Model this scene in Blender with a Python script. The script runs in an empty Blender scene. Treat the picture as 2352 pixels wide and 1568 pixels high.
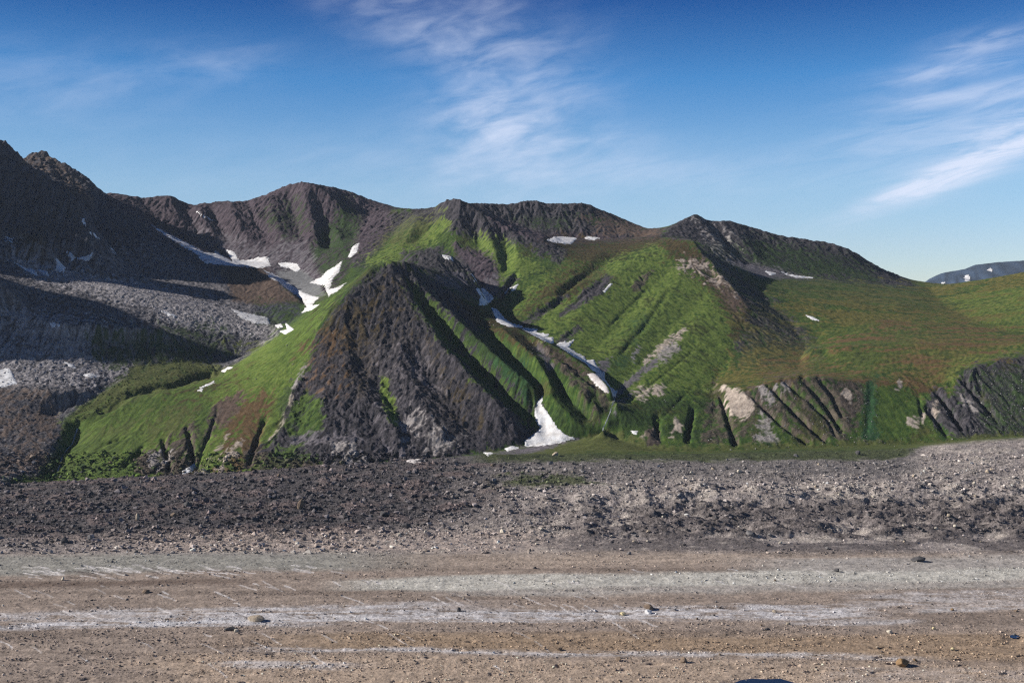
import bpy, bmesh, math, random
import numpy as np

# ---------------------------------------------------------------- camera, sky, sun
FPX, CX, HZ, CH = 2522.0, 1176.0, 700.0, 365.0      # focal length, principal point (px of a 2352 px wide frame), camera height (m)
sc = bpy.context.scene
SKYK, HAZE = 1.64, 0.9e-5
cam = bpy.data.objects.new('camera', bpy.data.cameras.new('camera'))
sc.collection.objects.link(cam)
cam.location = (0, 0, CH); cam.rotation_euler = (math.radians(90), 0, 0)
cam.data.sensor_width = 36; cam.data.lens = 36*FPX/2352
cam.data.shift_y = -(784-HZ)/2352
cam.data.clip_start = 1; cam.data.clip_end = 80000
sc.camera = cam
SUN_EL, SUN_AZ = math.radians(26), math.radians(-3)      # height; turned towards the viewer from due left
sun_dir = np.array([-math.cos(SUN_EL)*math.cos(SUN_AZ), -math.cos(SUN_EL)*math.sin(SUN_AZ), math.sin(SUN_EL)])
from mathutils import Vector, Matrix
sun = bpy.data.objects.new('sun', bpy.data.lights.new('sun', 'SUN'))
sc.collection.objects.link(sun)
sun.data.energy = 5.0; sun.data.angle = math.radians(0.5); sun.data.color = (1.0, 0.95, 0.87)
sun.rotation_euler = Vector(sun_dir).to_track_quat('Z', 'Y').to_euler()
sun.location = (-3000, 0, 3000)

w = bpy.data.worlds.new("World"); sc.world = w; w.use_nodes = True
nt = w.node_tree; N = nt.nodes; L = nt.links
bg = N['Background']; bg.inputs['Strength'].default_value = 0.06
sky = N.new('ShaderNodeTexSky'); sky.sky_type = 'NISHITA'; sky.sun_disc = False
sky.sun_elevation = SUN_EL; sky.sun_rotation = math.atan2(sun_dir[0], sun_dir[1])
sky.altitude = 1500; sky.air_density = 1.0; sky.dust_density = 0.3; sky.ozone_density = 3.0
def nmath(op, a, b=None, c=None, clamp=False, tree=None):
    t = tree or nt
    n = t.nodes.new('ShaderNodeMath'); n.operation = op; n.use_clamp = clamp
    for i, x in enumerate((a, b, c)):
        if x is None: continue
        if isinstance(x, (int, float)): n.inputs[i].default_value = x
        else: t.links.new(x, n.inputs[i])
    return n.outputs[0]
def nmix(f, a, b, tree=None, mode='MIX'):
    t = tree or nt
    n = t.nodes.new('ShaderNodeMix'); n.data_type = 'RGBA'; n.blend_type = mode
    for i, x in ((0, f), (6, a), (7, b)):
        if isinstance(x, (int, float)): n.inputs[i].default_value = x
        elif isinstance(x, tuple): n.inputs[i].default_value = (*x, 1)
        else: t.links.new(x, n.inputs[i])
    return n.outputs[2]
# direction -> position in the sky in degrees (azimuth right of the valley axis, elevation)
tc = N.new('ShaderNodeTexCoord'); sep = N.new('ShaderNodeSeparateXYZ'); L.new(tc.outputs['Generated'], sep.inputs[0])
az = nmath('MULTIPLY', nmath('ARCTAN2', sep.outputs[0], sep.outputs[1]), 180/math.pi)
el = nmath('MULTIPLY', nmath('ARCSINE', sep.outputs[2]), 180/math.pi)
def ae(u, v):
    x, y = (u-CX)/FPX, (HZ-v)/FPX
    return math.degrees(math.atan(x)), math.degrees(math.atan(y/math.sqrt(1+x*x)))
def cnoise(sx, sy, rot, scale, detail, dist, seed, rough=0.6):
    cb = N.new('ShaderNodeCombineXYZ'); L.new(az, cb.inputs[0]); L.new(el, cb.inputs[1]); cb.inputs[2].default_value = seed
    mp = N.new('ShaderNodeMapping'); mp.vector_type = 'TEXTURE'; mp.inputs['Rotation'].default_value[2] = math.radians(rot)
    mp.inputs['Scale'].default_value = (sx, sy, 1); L.new(cb.outputs[0], mp.inputs[0])
    nz = N.new('ShaderNodeTexNoise'); nz.inputs['Scale'].default_value = scale; nz.inputs['Detail'].default_value = detail
    nz.inputs['Distortion'].default_value = dist; nz.inputs['Roughness'].default_value = rough; L.new(mp.outputs[0], nz.inputs['Vector'])
    return nz.outputs['Fac']
wob = nmath('MULTIPLY_ADD', cnoise(6, 3, 0, 1, 4, 0.5, 3.1), 3.6, -1.8)
azw = nmath('ADD', az, wob); elw = nmath('ADD', el, nmath('MULTIPLY', wob, 0.5))
def blob(u, v, ru, rv, rot):      # soft elliptical region of sky, sizes in px of the frame
    a, e = ae(u, v); k = 57.3/FPX; ra, re = ru*k, rv*k; c, s = math.cos(math.radians(rot)), math.sin(math.radians(rot))
    da = nmath('SUBTRACT', azw, a); de = nmath('SUBTRACT', elw, e)
    p = nmath('ADD', nmath('MULTIPLY', da, c/ra), nmath('MULTIPLY', de, s/ra))
    q = nmath('ADD', nmath('MULTIPLY', da, -s/re), nmath('MULTIPLY', de, c/re))
    r2 = nmath('ADD', nmath('MULTIPLY', p, p), nmath('MULTIPLY', q, q))
    return nmath('EXPONENT', nmath('MULTIPLY', r2, -1.0))
def total(lst):
    o = lst[0]
    for x in lst[1:]: o = nmath('ADD', o, x)
    return o
wisp = cnoise(3.4, 1.1, 12, 1, 9, 0.35, 0.0, 0.58)
wisp2 = cnoise(5, 0.8, 10, 1, 9, 0.7, 7.7, 0.6)
def gate(n, lo, hi):
    m = N.new('ShaderNodeMapRange'); m.interpolation_type = 'SMOOTHSTEP'; L.new(n, m.inputs[0])
    m.inputs[1].default_value = lo; m.inputs[2].default_value = hi; return m.outputs[0]
A = total([nmath('MULTIPLY', blob(*b[:5]), b[5]) for b in (
    (950, 40, 210, 90, -20, .45), (1180, 230, 130, 190, -65, .55), (1160, 330, 150, 110, 0, .36), (1300, 420, 380, 90, 0, .14), (700, 380, 420, 90, 0, .12),
    (450, 150, 200, 45, 5, .26), (1350, 340, 260, 60, -12, .3), (80, 200, 260, 80, 0, .22), (1130, 60, 120, 120, 0, .2))])
B = total([nmath('MULTIPLY', blob(*b[:5]), b[5]) for b in (
    (2260, 370, 250, 26, 22, .8), (2330, 300, 170, 60, 20, .7), (2280, 90, 110, 30, 8, .5), (2200, 165, 160, 22, 4, .5),
    (2180, 225, 190, 20, 3, .45), (2080, 300, 170, 40, 8, .3), (2100, 420, 120, 14, 24, .6), (1500, 400, 700, 60, 0, .16))])
ca = nmath('MULTIPLY', A, gate(wisp, 0.2, 0.95)); cb_ = nmath('MULTIPLY', B, gate(wisp2, 0.2, 0.72))
cloud = nmath('MINIMUM', nmath('ADD', ca, cb_), 0.85)
ramp = N.new('ShaderNodeValToRGB'); mr = N.new('ShaderNodeMapRange'); L.new(el, mr.inputs[0]); mr.inputs[1].default_value = 0; mr.inputs[2].default_value = 60; L.new(mr.outputs[0], ramp.inputs[0])
SK = [(0, (.86, .86, .92)), (3, (.86, .88, .97)), (6, (.82, .93, 1.0)), (8.5, (.64, .86, 1.0)), (11.5, (.29, .68, .96)), (15.5, (.055, .29, .62)), (20, (.045, .21, .46)), (40, (.03, .10, .24))]
while len(ramp.color_ramp.elements) < len(SK): ramp.color_ramp.elements.new(.5)
for e_, (p_, c_) in zip(ramp.color_ramp.elements, SK): e_.position = p_/60; e_.color = (*[x for x in c_], 1)
tint = nmix(1.0, sky.outputs[0], ramp.outputs[0], mode='MULTIPLY')
tv = N.new('ShaderNodeVectorMath'); tv.operation = 'SCALE'; L.new(tint, tv.inputs[0]); mz = N.new('ShaderNodeMapRange'); L.new(az, mz.inputs[0]); mz.inputs[1].default_value = -30; mz.inputs[2].default_value = 5; mz.inputs[3].default_value = SKYK*.74; mz.inputs[4].default_value = SKYK; L.new(mz.outputs[0], tv.inputs['Scale'])
L.new(nmix(cloud, tv.outputs[0], (9.5, 10.2, 12.3)), bg.inputs['Color'])
sc.view_settings.view_transform = 'Standard'; sc.view_settings.look = 'None'
sc.view_settings.exposure = 0.5; sc.view_settings.gamma = 1.0
sc.cycles.use_denoising = False; sc.cycles.filter_width = 1.25; sc.cycles.max_bounces = 5; sc.cycles.diffuse_bounces = 2

# ---------------------------------------------------------------- noise
rng = np.random.RandomState(7)
_ang = rng.rand(65536).astype(np.float32)*2*np.pi
_gx, _gy = np.cos(_ang), np.sin(_ang)
def _h(ix, iy, seed):
    return ((ix.astype(np.int64)*73856093) ^ (iy.astype(np.int64)*19349663) ^ (seed*83492791)) & 65535
def perlin(x, y, seed=0):
    ix = np.floor(x); iy = np.floor(y); fx = (x-ix).astype(np.float32); fy = (y-iy).astype(np.float32)
    ux = fx*fx*fx*(fx*(fx*6-15)+10); uy = fy*fy*fy*(fy*(fy*6-15)+10)
    out = 0
    for dx in (0, 1):
        for dy in (0, 1):
            h = _h(ix+dx, iy+dy, seed)
            g = _gx[h]*(fx-dx) + _gy[h]*(fy-dy)
            out = out + g*(ux if dx else 1-ux)*(uy if dy else 1-uy)
    return out*1.5
def fbm(x, y, octv=5, seed=0, gain=0.5, ridged=False):
    o = 0; a = 1.0; t = 0
    for i in range(octv):
        n = perlin(x*2**i, y*2**i, seed+i*13)
        if ridged: n = 1-2*np.abs(n)
        o = o + a*n; t += a; a *= gain
    return o/t
def smooth(x, a, b):
    t = np.clip((x-a)/(b-a), 0, 1); return t*t*(3-2*t)

# ---------------------------------------------------------------- survey of the place: (bearing px, height px, distance m)
LINES = [
 # glacier and side moraine
 [(-900,1968,726),(3000,1968,726)], [(-900,1783,850),(3000,1783,850)],
 [(-900,1568,1060),(3000,1568,1060)], [(-900,1450,1227),(3000,1450,1227)], [(-900,1330,1461),(3000,1330,1461)],
 [(-900,1270,1610),(0,1266,1630),(1200,1262,1640),(2352,1262,1640),(3000,1262,1640)],
 [(-900,1190,1880),(0,1187,1880),(700,1182,1880),(1200,1190,1880),(2352,1185,1860),(3000,1185,1860)],
 [(-900,1135,2150),(0,1130,2150),(700,1100,2150),(1200,1085,2150),(1800,1083,2120),(2150,1080,2120),(2352,1065,2150),(3000,1060,2150)],
 [(-900,1122,2300),(0,1113,2280),(130,1107,2290),(300,1095,2310),(450,1090,2320),(700,1073,2340),(940,1058,2350),(1120,1044,2380),(1300,1046,2400),(1500,1046,2400),(1800,1037,2420),(2080,1030,2440),(2110,1024,2440),(2180,1016,2440),(2260,1009,2440),(2352,1003,2440),(3000,985,2440)],
 # foot of the mountains
 [(-900,1128,2430),(0,1118,2430),(130,1112,2470),(300,1100,2480),(450,1095,2490),(700,1078,2500),(940,1062,2520),(1120,1040,2580),(1220,1024,2640),(1320,1012,2660),(1390,1000,2680),(1500,1036,2550),(1700,1032,2560),(1900,1028,2580),(2090,1020,2600),(2180,1010,2600),(2352,1001,2620),(3000,985,2640)],
 # front cone: summit, back of it, left edge, right edge
 [(855,606,3340),(872,602,3350),(900,599,3350),(930,601,3350),(950,607,3370),(985,637,3400),(1030,662,3380),(1074,688,3350),(1140,730,3300),(1200,760,3200),(1260,787,3080),(1310,815,3000),(1360,850,2920),(1400,885,2830),(1415,925,2740)],
 [(855,606,3340),(800,650,3330),(740,695,3300),(690,735,3270),(640,770,3230),(580,812,3200),(520,848,3140),(470,867,3050),(380,898,2930),(250,935,2850),(175,955,2800)],
 [(900,612,3500),(830,650,3480),(760,700,3430)],
 [(872,602,3350),(800,668,3230),(750,720,3150),(725,780,3060),(705,840,2960),(670,900,2850),(640,950,2760),(610,1000,2670),(590,1060,2550)],
 # ice valley left of the cone
 [(650,760,3500),(700,712,3650),(730,682,3800),(750,652,3950),(772,620,4100),(800,590,4300),(822,562,4450),(838,530,4700),(845,505,4900)],
 # far cirque skyline
 [(225,455,5200),(250,443,5200),(300,450,5200),(350,455,5200),(385,447,5200),(405,456,5200),(440,476,5250),(460,468,5200),(510,462,5200),(560,463,5200),(610,450,5200),(640,436,5180),(660,425,5150),(695,418,5100),(725,424,5150),(760,430,5200),(800,440,5300),(835,458,5380),(860,473,5450),(888,489,5600),(920,500,5700)],
 [(695,418,5100),(735,434,5050),(765,456,5000),(783,485,4920),(798,520,4800),(815,552,4600)],
 [(775,462,5000),(820,492,5000),(855,499,4980),(888,489,4900),(905,483,4900),(930,479,4850),(960,486,4800),(985,484,4750),(1002,484,4700),(1012,470,4600),(1030,462,4550),(1050,460,4500)],
 [(345,518,4950),(420,556,4800),(480,585,4700),(545,600,4600),(620,604,4500),(680,618,4400),(720,640,4180),(742,656,4000)],
 [(545,606,4450),(620,622,4350),(660,661,4050),(700,702,3750)],
 # second left ridge
 [(20,420,4950),(58,370,4900),(75,357,4900),(100,357,4900),(130,380,4850),(190,410,4800),(215,430,4750),(250,460,4700),(300,494,4600),(350,529,4500),(420,570,4350),(480,604,4200),(500,611,4200),(560,607,4150),(600,617,4080),(640,647,3950),(692,692,3780)],
 [(560,640,4000),(600,690,3780),(650,722,3620)],
 # first left ridge and couloir behind it
 [(-500,180,4400),(-300,240,4350),(-150,270,4300),(-60,300,4250),(0,339,4200),(12,338,4200),(55,385,4150),(85,402,4120),(125,430,4080),(180,475,4020),(205,520,3980),(215,573,3940)],
 [(195,500,4400),(212,535,4300),(232,560,4220),(272,590,4130),(330,640,3980)],
 [(-200,580,3950),(0,558,3950),(60,570,3940),(130,590,3920),(215,600,3880)],
 [(28,590,3800),(50,566,3800),(80,557,3800),(105,570,3790),(135,600,3760),(150,620,3720)],
 [(50,575,3880),(85,575,3880),(120,592,3860)],
 # unseen high slope left of the frame, its ridges shaped to cast shade into view
 [(-600,200,3900),(-600,250,3600),(-560,300,3400),(-600,350,3250),(-680,600,3000),(-760,900,2750)],
 [(-700,180,3330),(-450,350,3320),(-300,465,3320),(-150,560,3320),(-60,615,3330),(0,650,3330),(36,680,3320)],
 [(-700,520,3560),(-300,600,3570),(-60,632,3600)],
 [(-150,270,4300),(-170,230,4050),(-190,300,3850),(-230,420,3720)],
 [(-500,620,3180),(-300,700,3150),(-120,760,3150)],
 # rock glacier and benches
 [(33,596,3720),(81,618,3690),(150,636,3640),(210,650,3600),(270,660,3560),(330,677,3540),(390,690,3520),(470,715,3480),(560,745,3430),(625,765,3380)],
 [(111,614,3800),(210,640,3780),(300,652,3800),(400,668,3790),(500,692,3750),(600,720,3650),(648,748,3550)],
 [(60,690,3400),(100,712,3330),(200,737,3260),(300,752,3240),(380,757,3260)],
 [(20,716,3300),(54,724,3270),(144,745,3210),(250,752,3230),(345,758,3300),(460,772,3330),(560,785,3340),(630,782,3340)],
 [(0,765,3200),(150,775,3190),(260,788,3210),(330,795,3240)],
 [(-300,770,3250),(0,800,3110),(150,822,3110),(250,835,3130),(350,840,3150),(430,832,3190),(520,832,3230),(600,800,3290)],
 [(-400,890,2950),(0,888,2920),(120,900,2890),(200,900,2930),(262,873,3040)],
 [(262,873,3040),(225,905,2940),(170,930,2890),(117,955,2840),(150,968,2780),(146,1000,2730),(104,1028,2650),(97,1060,2580),(70,1080,2510),(30,1092,2470),(0,1100,2440),(-200,1112,2400)],
 [(480,860,3140),(400,884,3000),(300,903,2930),(200,945,2860),(180,975,2800),(172,1020,2730),(146,1042,2670),(128,1085,2560),(126,1100,2500)],
 # main gully right of the cone
 [(1385,988,2650),(1412,940,2760),(1407,905,2860),(1378,860,2980),(1335,823,3080),(1282,791,3180),(1232,769,3280),(1162,743,3420),(1132,716,3550),(1112,688,3700),(1098,655,3800),(1085,625,3950),(1050,600,4080),(1010,590,4150),(975,560,4300)],
 [(933,584,3760),(970,578,3770),(1000,580,3760),(1040,591,3750),(1075,617,3700),(1098,650,3620),(1112,684,3560)],
 [(940,600,3560),(1000,625,3560),(1060,665,3520)],
 # middle ridges
 [(1050,460,4520),(1070,468,4900),(1100,468,4950),(1150,470,4980),(1180,469,5000),(1215,460,5000),(1240,465,5000),(1270,468,5000),(1310,467,5000),(1345,467,5000),(1400,490,5000),(1460,515,5000),(1500,532,5000),(1540,560,5000)],
 [(1130,510,4850),(1180,530,4780),(1250,547,4700),(1320,551,4700),(1400,549,4700),(1480,546,4720)],
 [(1050,460,4500),(1090,480,4450),(1129,507,4400),(1159,525,4350),(1189,538,4320),(1249,553,4250),(1262,562,4220)],
 [(1262,562,4220),(1300,573,4250),(1370,568,4350),(1450,564,4350),(1515,553,4350)],
 # right spur
 [(1520,544,4350),(1537,545,4300),(1568,547,4250),(1591,551,4200),(1610,575,4100),(1624,590,4050),(1645,620,3950),(1684,663,3800),(1715,705,3650),(1706,745,3500),(1690,785,3350),(1670,828,3200),(1647,868,3050),(1640,900,2930),(1640,950,2790),(1625,1000,2640)],
 [(1625,578,4350),(1665,622,4150),(1720,668,3950),(1775,710,3760),(1820,745,3640),(1850,800,3380),(1830,850,3080)],
 # right peak
 [(1522,540,4600),(1560,512,4800),(1585,497,4880),(1600,491,4900),(1617,500,4900),(1640,510,4900),(1655,508,4930),(1680,508,4950),(1750,531,4950),(1800,543,4950),(1850,550,4950),(1890,556,4950),(1930,566,4900),(1960,580,4880),(1990,600,4850),(2020,618,4830),(2050,638,4800),(2100,656,4700),(2130,657,4650),(2160,655,4600),(2200,650,4500),(2260,641,4450),(2300,634,4420),(2352,624,4400),(3000,560,4300)],
 [(1660,605,4450),(1720,618,4430),(1770,627,4430),(1830,636,4430),(1900,642,4430),(1990,648,4450),(2050,654,4500)],
 # basin
 [(1900,700,3850),(2000,705,3850),(2080,700,3900)],
 [(1850,800,3250),(1950,795,3220),(2100,790,3200),(2250,795,3150),(2352,785,3150),(3000,760,3150)],
 [(2133,663,4480),(2145,676,4300),(2173,705,3980),(2242,738,3650),(2323,762,3420),(2400,775,3320),(3000,800,3200)],
 # cliff edge
 [(1647,875,2960),(1693,895,2860),(1723,893,2850),(1747,887,2840),(1768,878,2850),(1795,869,2860),(1834,865,2870),(1879,866,2870),(1948,874,2870),(2000,872,2890),(2060,880,2870),(2110,912,2820),(2149,896,2850),(2190,890,2850),(2215,862,2890),(2240,842,2930),(2269,834,2950),(2293,826,2970),(2352,820,2980),(3000,800,3000)],
 # behind everything
 [(-900,560,5400),(0,560,5700),(400,560,5700),(900,540,6000),(1200,540,5600),(1540,600,5500),(2050,690,5400),(3000,680,5300)],
 [(-900,680,6600),(3000,690,6600)],
]
# ribs (+) and gullies (-): (bearing px, height px, metres above / below the slope)
RIBS = [
 [(910, 612, 4), (950, 690, 16), (1010, 785, 24), (1060, 845, 26), (1110, 895, 26), (1160, 945, 20), (1190, 985, 6)],
 [(925, 640, -8), (990, 745, -18), (1050, 805, -22), (1100, 855, -24), (1150, 905, -22), (1195, 965, -14), (1215, 1010, -8)],
 [(939, 640, 6), (1010, 700, 14), (1060, 745, 20), (1120, 800, 22), (1190, 860, 20), (1230, 893, 8)],
 [(1000, 680, -8), (1100, 755, -16), (1160, 805, -20), (1204, 845, -20), (1242, 890, -18), (1240, 940, -14), (1255, 1000, -10)],
 [(1150, 750, 8), (1200, 795, 16), (1240, 830, 18), (1260, 870, 14), (1270, 900, 8)],
 [(1205, 775, -6), (1264, 828, -14), (1320, 872, -16), (1360, 905, -14), (1400, 945, -8)],
 [(1225, 768, 6), (1264, 805, 12), (1310, 838, 14), (1355, 875, 14), (1395, 920, 8)],
 [(1255, 850, -8), (1285, 895, -16), (1325, 935, -16), (1360, 970, -10)],
 [(1300, 872, 10), (1340, 915, 14), (1375, 955, 8)],
 [(1262, 905, 8), (1300, 945, 16), (1345, 985, 10)],
 [(800, 700, 5.0), (790, 800, 8.0), (800, 870, 9.0), (850, 925, 10.0), (900, 975, 10.0), (925, 1030, 4.0)],
 [(815, 770, -3.0), (830, 850, -7.0), (880, 905, -9.0), (920, 955, -9.0), (935, 1000, -7.0), (938, 1045, -4.0)],
 [(880, 700, 6.0), (920, 800, 7.0), (940, 880, 7.0), (980, 950, 7.0), (1010, 1000, 6.0), (1040, 1030, 3.0)],
 [(960, 800, -3.0), (984, 870, -7.0), (1030, 930, -8.0), (1074, 985, -7.0), (1104, 1020, -4.0)],
 [(1010, 850, 4.0), (1070, 920, 6.0), (1120, 970, 5.0), (1150, 1005, 2.5)],
 [(730, 850, 4.0), (735, 920, 7.0), (750, 980, 8.0), (760, 1040, 4.0)],
 [(705, 870, -4.0), (700, 940, -6.0), (690, 1000, -5.0), (680, 1050, -3.0)],
 [(850, 960, -3.0), (875, 1010, -5.0), (890, 1045, -3.0)],
 [(480, 470, -10), (500, 520, -25), (530, 560, -12)],
 [(460, 475, 14), (475, 520, 12), (500, 560, 4)],
 [(530, 465, 14), (545, 510, 16), (575, 560, 6)],
 [(570, 468, -12), (590, 520, -22), (620, 565, -8)],
 [(620, 450, 16), (630, 500, 18), (655, 560, 6)],
 [(660, 430, -8), (670, 480, -22), (690, 550, -14)],
 [(695, 425, 10), (710, 480, 20), (725, 540, 20), (735, 600, 10)],
 [(730, 460, -10), (745, 520, -24), (757, 580, -18)],
 [(770, 520, 16), (790, 570, 12), (800, 590, 4)],
 [(260, 450, 6), (300, 480, 10)],
 [(320, 455, -8), (350, 490, -16)],
 [(385, 450, 14), (400, 490, 16), (420, 530, 4)],
 [(415, 470, -8), (440, 510, -16), (465, 560, -8)],
 [(1050, 465, 8), (1045, 520, 14), (1060, 570, 6)],
 [(1110, 500, 8), (1130, 560, 14), (1150, 610, 8)],
 [(1085, 485, -6), (1095, 540, -14), (1105, 590, -10)],
 [(1180, 540, 8), (1190, 580, 12), (1185, 630, 6)],
 [(1150, 530, -6), (1165, 575, -12), (1160, 630, -8)],
 [(930, 485, -8), (910, 530, -14), (880, 570, -8)],
 [(960, 490, 10), (940, 540, 10), (900, 590, 5)],
 [(1000, 490, -8), (985, 530, -14), (950, 560, -6)],
 [(1260, 710, 10), (1215, 745, 8)],
 [(1345, 640, 10), (1300, 670, 12), (1260, 695, 8)],
 [(1610, 575, -8), (1640, 640, -5)],
 [(1615, 505, -6), (1680, 570, -14), (1720, 610, -10)],
 [(1600, 495, 8), (1650, 560, 10), (1690, 600, 6)],
 [(1660, 512, 8), (1730, 580, 10)],
 [(1720, 530, -6), (1790, 590, -10)],
 [(1870, 760, -4), (1890, 820, -6), (1950, 860, -6)],
 [(1570, 620, 2.4000000000000004), (1500, 700, 4.800000000000001), (1430, 790, 4.800000000000001), (1390, 840, 1.6)],
 [(1545, 610, -1.6), (1470, 690, -4.0), (1400, 770, -4.0), (1360, 815, -2.4000000000000004)],
 [(1640, 690, 2.0), (1580, 770, 4.800000000000001), (1500, 860, 4.800000000000001), (1430, 920, 1.6)],
 [(1620, 670, -1.6), (1540, 760, -4.0), (1460, 850, -4.0), (1410, 900, -1.6)],
 [(1470, 580, 6), (1400, 650, 10), (1330, 720, 12), (1280, 765, 4)],
 [(1660, 780, 2.0), (1620, 850, 4.800000000000001), (1540, 930, 4.800000000000001), (1500, 980, 1.6)],
 [(1430, 575, -3), (1330, 650, -8), (1240, 740, -8)],
 [(1380, 580, 6), (1270, 670, 10), (1190, 735, 5)],
]
CARVE = [   # narrow eroded channels: line, half width px, depth m
 ([(375, 1010), (385, 1050), (390, 1085)], 5, 13),
 ([(432, 985), (440, 1030), (447, 1075)], 5, 13),
 ([(500, 940), (485, 985), (462, 1040), (450, 1080)], 5, 13),
 ([(610, 960), (590, 1010), (570, 1070)], 5, 13),
 ([(1185, 632), (1168, 655), (1150, 682)], 5, 18),
 ([(1300, 682), (1250, 715), (1195, 745)], 5, 12),
 ([(1350, 611), (1310, 632), (1290, 645)], 5, 12),
 ([(1396, 632), (1375, 655), (1330, 690), (1285, 725)], 5, 18),
 ([(1500, 650), (1450, 700), (1390, 760)], 5, 12),
 ([(1540, 660), (1490, 740), (1420, 820)], 5, 12),
 ([(1330, 750), (1300, 775), (1280, 788)], 5, 12),
 ([(1600, 800), (1540, 850), (1440, 925)], 5, 12),
 ([(1600, 880), (1540, 940), (1500, 985)], 6, 13),
 ([(1510, 960), (1512, 1010)], 6, 13),
 ([(1590, 940), (1580, 1010)], 6, 13),
 ([(1655, 905), (1672, 960), (1690, 1020)], 6, 13),
 ([(1720, 899), (1760, 940), (1810, 985), (1855, 1015)], 6, 13),
 ([(1768, 884), (1820, 940), (1860, 980), (1897, 1010)], 6, 13),
 ([(1800, 873), (1850, 915), (1900, 960), (1918, 1000)], 6, 13),
 ([(1845, 869), (1880, 910), (1915, 955), (1930, 985)], 6, 13),
 ([(1882, 869), (1915, 910), (1935, 960)], 6, 13),
 ([(2002, 880), (1996, 940), (1992, 1000)], 6, 3),
 ([(2132, 935), (2155, 970), (2180, 1000)], 6, 13),
 ([(2152, 900), (2180, 940), (2210, 985)], 6, 13),
 ([(2212, 875), (2245, 915), (2290, 960)], 6, 13),
 ([(232, 942), (270, 925), (300, 902), (345, 892), (400, 882), (455, 868), (510, 852)], 6, 13),
 ([(500, 850), (490, 838), (470, 825)], 4, 8),
 ([(215, 1040), (245, 1018), (300, 1002)], 2.5, 6),
 ([(280, 1070), (310, 1045), (328, 1028)], 5, 9),
 ([(205, 1085), (212, 1060), (260, 1040)], 2.5, 5),
 ([(2110, 912), (2120, 960)], 4, 6),
]
def densify(pl, step):
    out = []
    for a, b in zip(pl[:-1], pl[1:]):
        n = max(1, int(max(abs(b[0]-a[0]), abs(b[1]-a[1]))/step), int(abs(b[2]-a[2])/8) if len(pl) and abs(b[2])>300 else 1)
        for i in range(n): t = i/n; out.append([a[k]+(b[k]-a[k])*t for k in range(3)])
    out.append(list(pl[-1])); return np.array(out)
U0, U1, YN, YF = -900.0, 3000.0, 726.0, 6600.0
S0, S1 = math.log(YN), math.log(YF)
def solve(cons, du, init=None, iters=60):
    ds = du/FPX; nu = int((U1-U0)/du)+1; ns = int((S1-S0)/ds)+1
    acc = np.zeros(nu*ns); cnt = np.zeros(nu*ns)
    iu = np.clip(np.rint((cons[:, 0]-U0)/du), 0, nu-1).astype(int); js = np.clip(np.rint((np.log(cons[:, 1])-S0)/ds), 0, ns-1).astype(int)
    k = js*nu+iu; np.add.at(acc, k, cons[:, 2]); np.add.at(cnt, k, 1)
    fix = (cnt > 0).reshape(ns, nu); val = np.where(cnt > 0, acc/np.maximum(cnt, 1), 0).reshape(ns, nu)
    z = np.full((ns, nu), 100.0) if init is None else resample(init, ns, nu)
    z[fix] = val[fix]; jj, ii = np.indices((ns, nu)); red = ((ii+jj) % 2 == 0)
    m = (~fix & red, ~fix & ~red)
    for it in range(iters):
        for mm in m:
            p = np.pad(z, 1, mode='edge')
            avg = 0.25*(p[:-2, 1:-1]+p[2:, 1:-1]+p[1:-1, :-2]+p[1:-1, 2:])
            z = np.where(mm, z+1.7*(avg-z), z) if it < iters-4 else np.where(mm, avg, z)
    return z
def resample(g, ns, nu):
    y = np.linspace(0, g.shape[0]-1, ns); x = np.linspace(0, g.shape[1]-1, nu)
    return bil(g, y[:, None]+0*x[None], x[None]+0*y[:, None])
def bil(g, y, x):
    y = np.clip(y, 0, g.shape[0]-1.001); x = np.clip(x, 0, g.shape[1]-1.001)
    j = y.astype(int); i = x.astype(int); fy = y-j; fx = x-i
    return (g[j, i]*(1-fx)+g[j, i+1]*fx)*(1-fy)+(g[j+1, i]*(1-fx)+g[j+1, i+1]*fx)*fy
def pyramid(cons, fine=5.0):
    z = None
    for l in range(6, -1, -1): z = solve(cons, fine*2**l, z, 120 if l > 2 else 60)
    return z
main = np.concatenate([densify(p, 3) for p in LINES])
cons = np.stack([main[:, 0], main[:, 2], CH-(main[:, 1]-HZ)*main[:, 2]/FPX], 1)
H0 = pyramid(cons, 10.0)
_Y = np.exp(np.linspace(math.log(2380), math.log(5600), 1500))
def first_hit(grid, u, v, dh=0.0, ys=_Y):
    jy = (np.log(ys)-S0)/(S1-S0)*(grid.shape[0]-1); ix = (u-U0)/(U1-U0)*(grid.shape[1]-1)
    z = bil(grid, jy, np.full_like(jy, ix))+dh
    ray = CH-(v-HZ)*ys/FPX
    hit = np.nonzero(z >= ray)[0]
    if len(hit) == 0: return None
    return ys[hit[0]], z[hit[0]]
rc = []
for r in RIBS:
    k_ = 1.1
    q = [(u, v, first_hit(H0, u, v, dh*k_)) for u, v, dh in densify(r, 3)]
    q = [(u, v, h[0]) for u, v, h in q if h]
    if not q: continue
    ys = np.array([t[2] for t in q]); ys[1:-1] = np.median(np.stack([ys[:-2], ys[1:-1], ys[2:]]), 0) if len(ys) > 2 else ys[1:-1]
    k = min(9, len(ys)//2*2-1) if len(ys) > 3 else 1
    if k > 1: ys = np.convolve(np.pad(ys, k//2, mode='reflect', reflect_type='odd'), np.ones(k)/k, 'valid')
    rc += [(u, y, CH-(v-HZ)*y/FPX) for (u, v, _), y in zip(q, ys)]
cons2 = np.concatenate([cons, np.array(rc)])
H1 = pyramid(cons2, 5.0)

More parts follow.
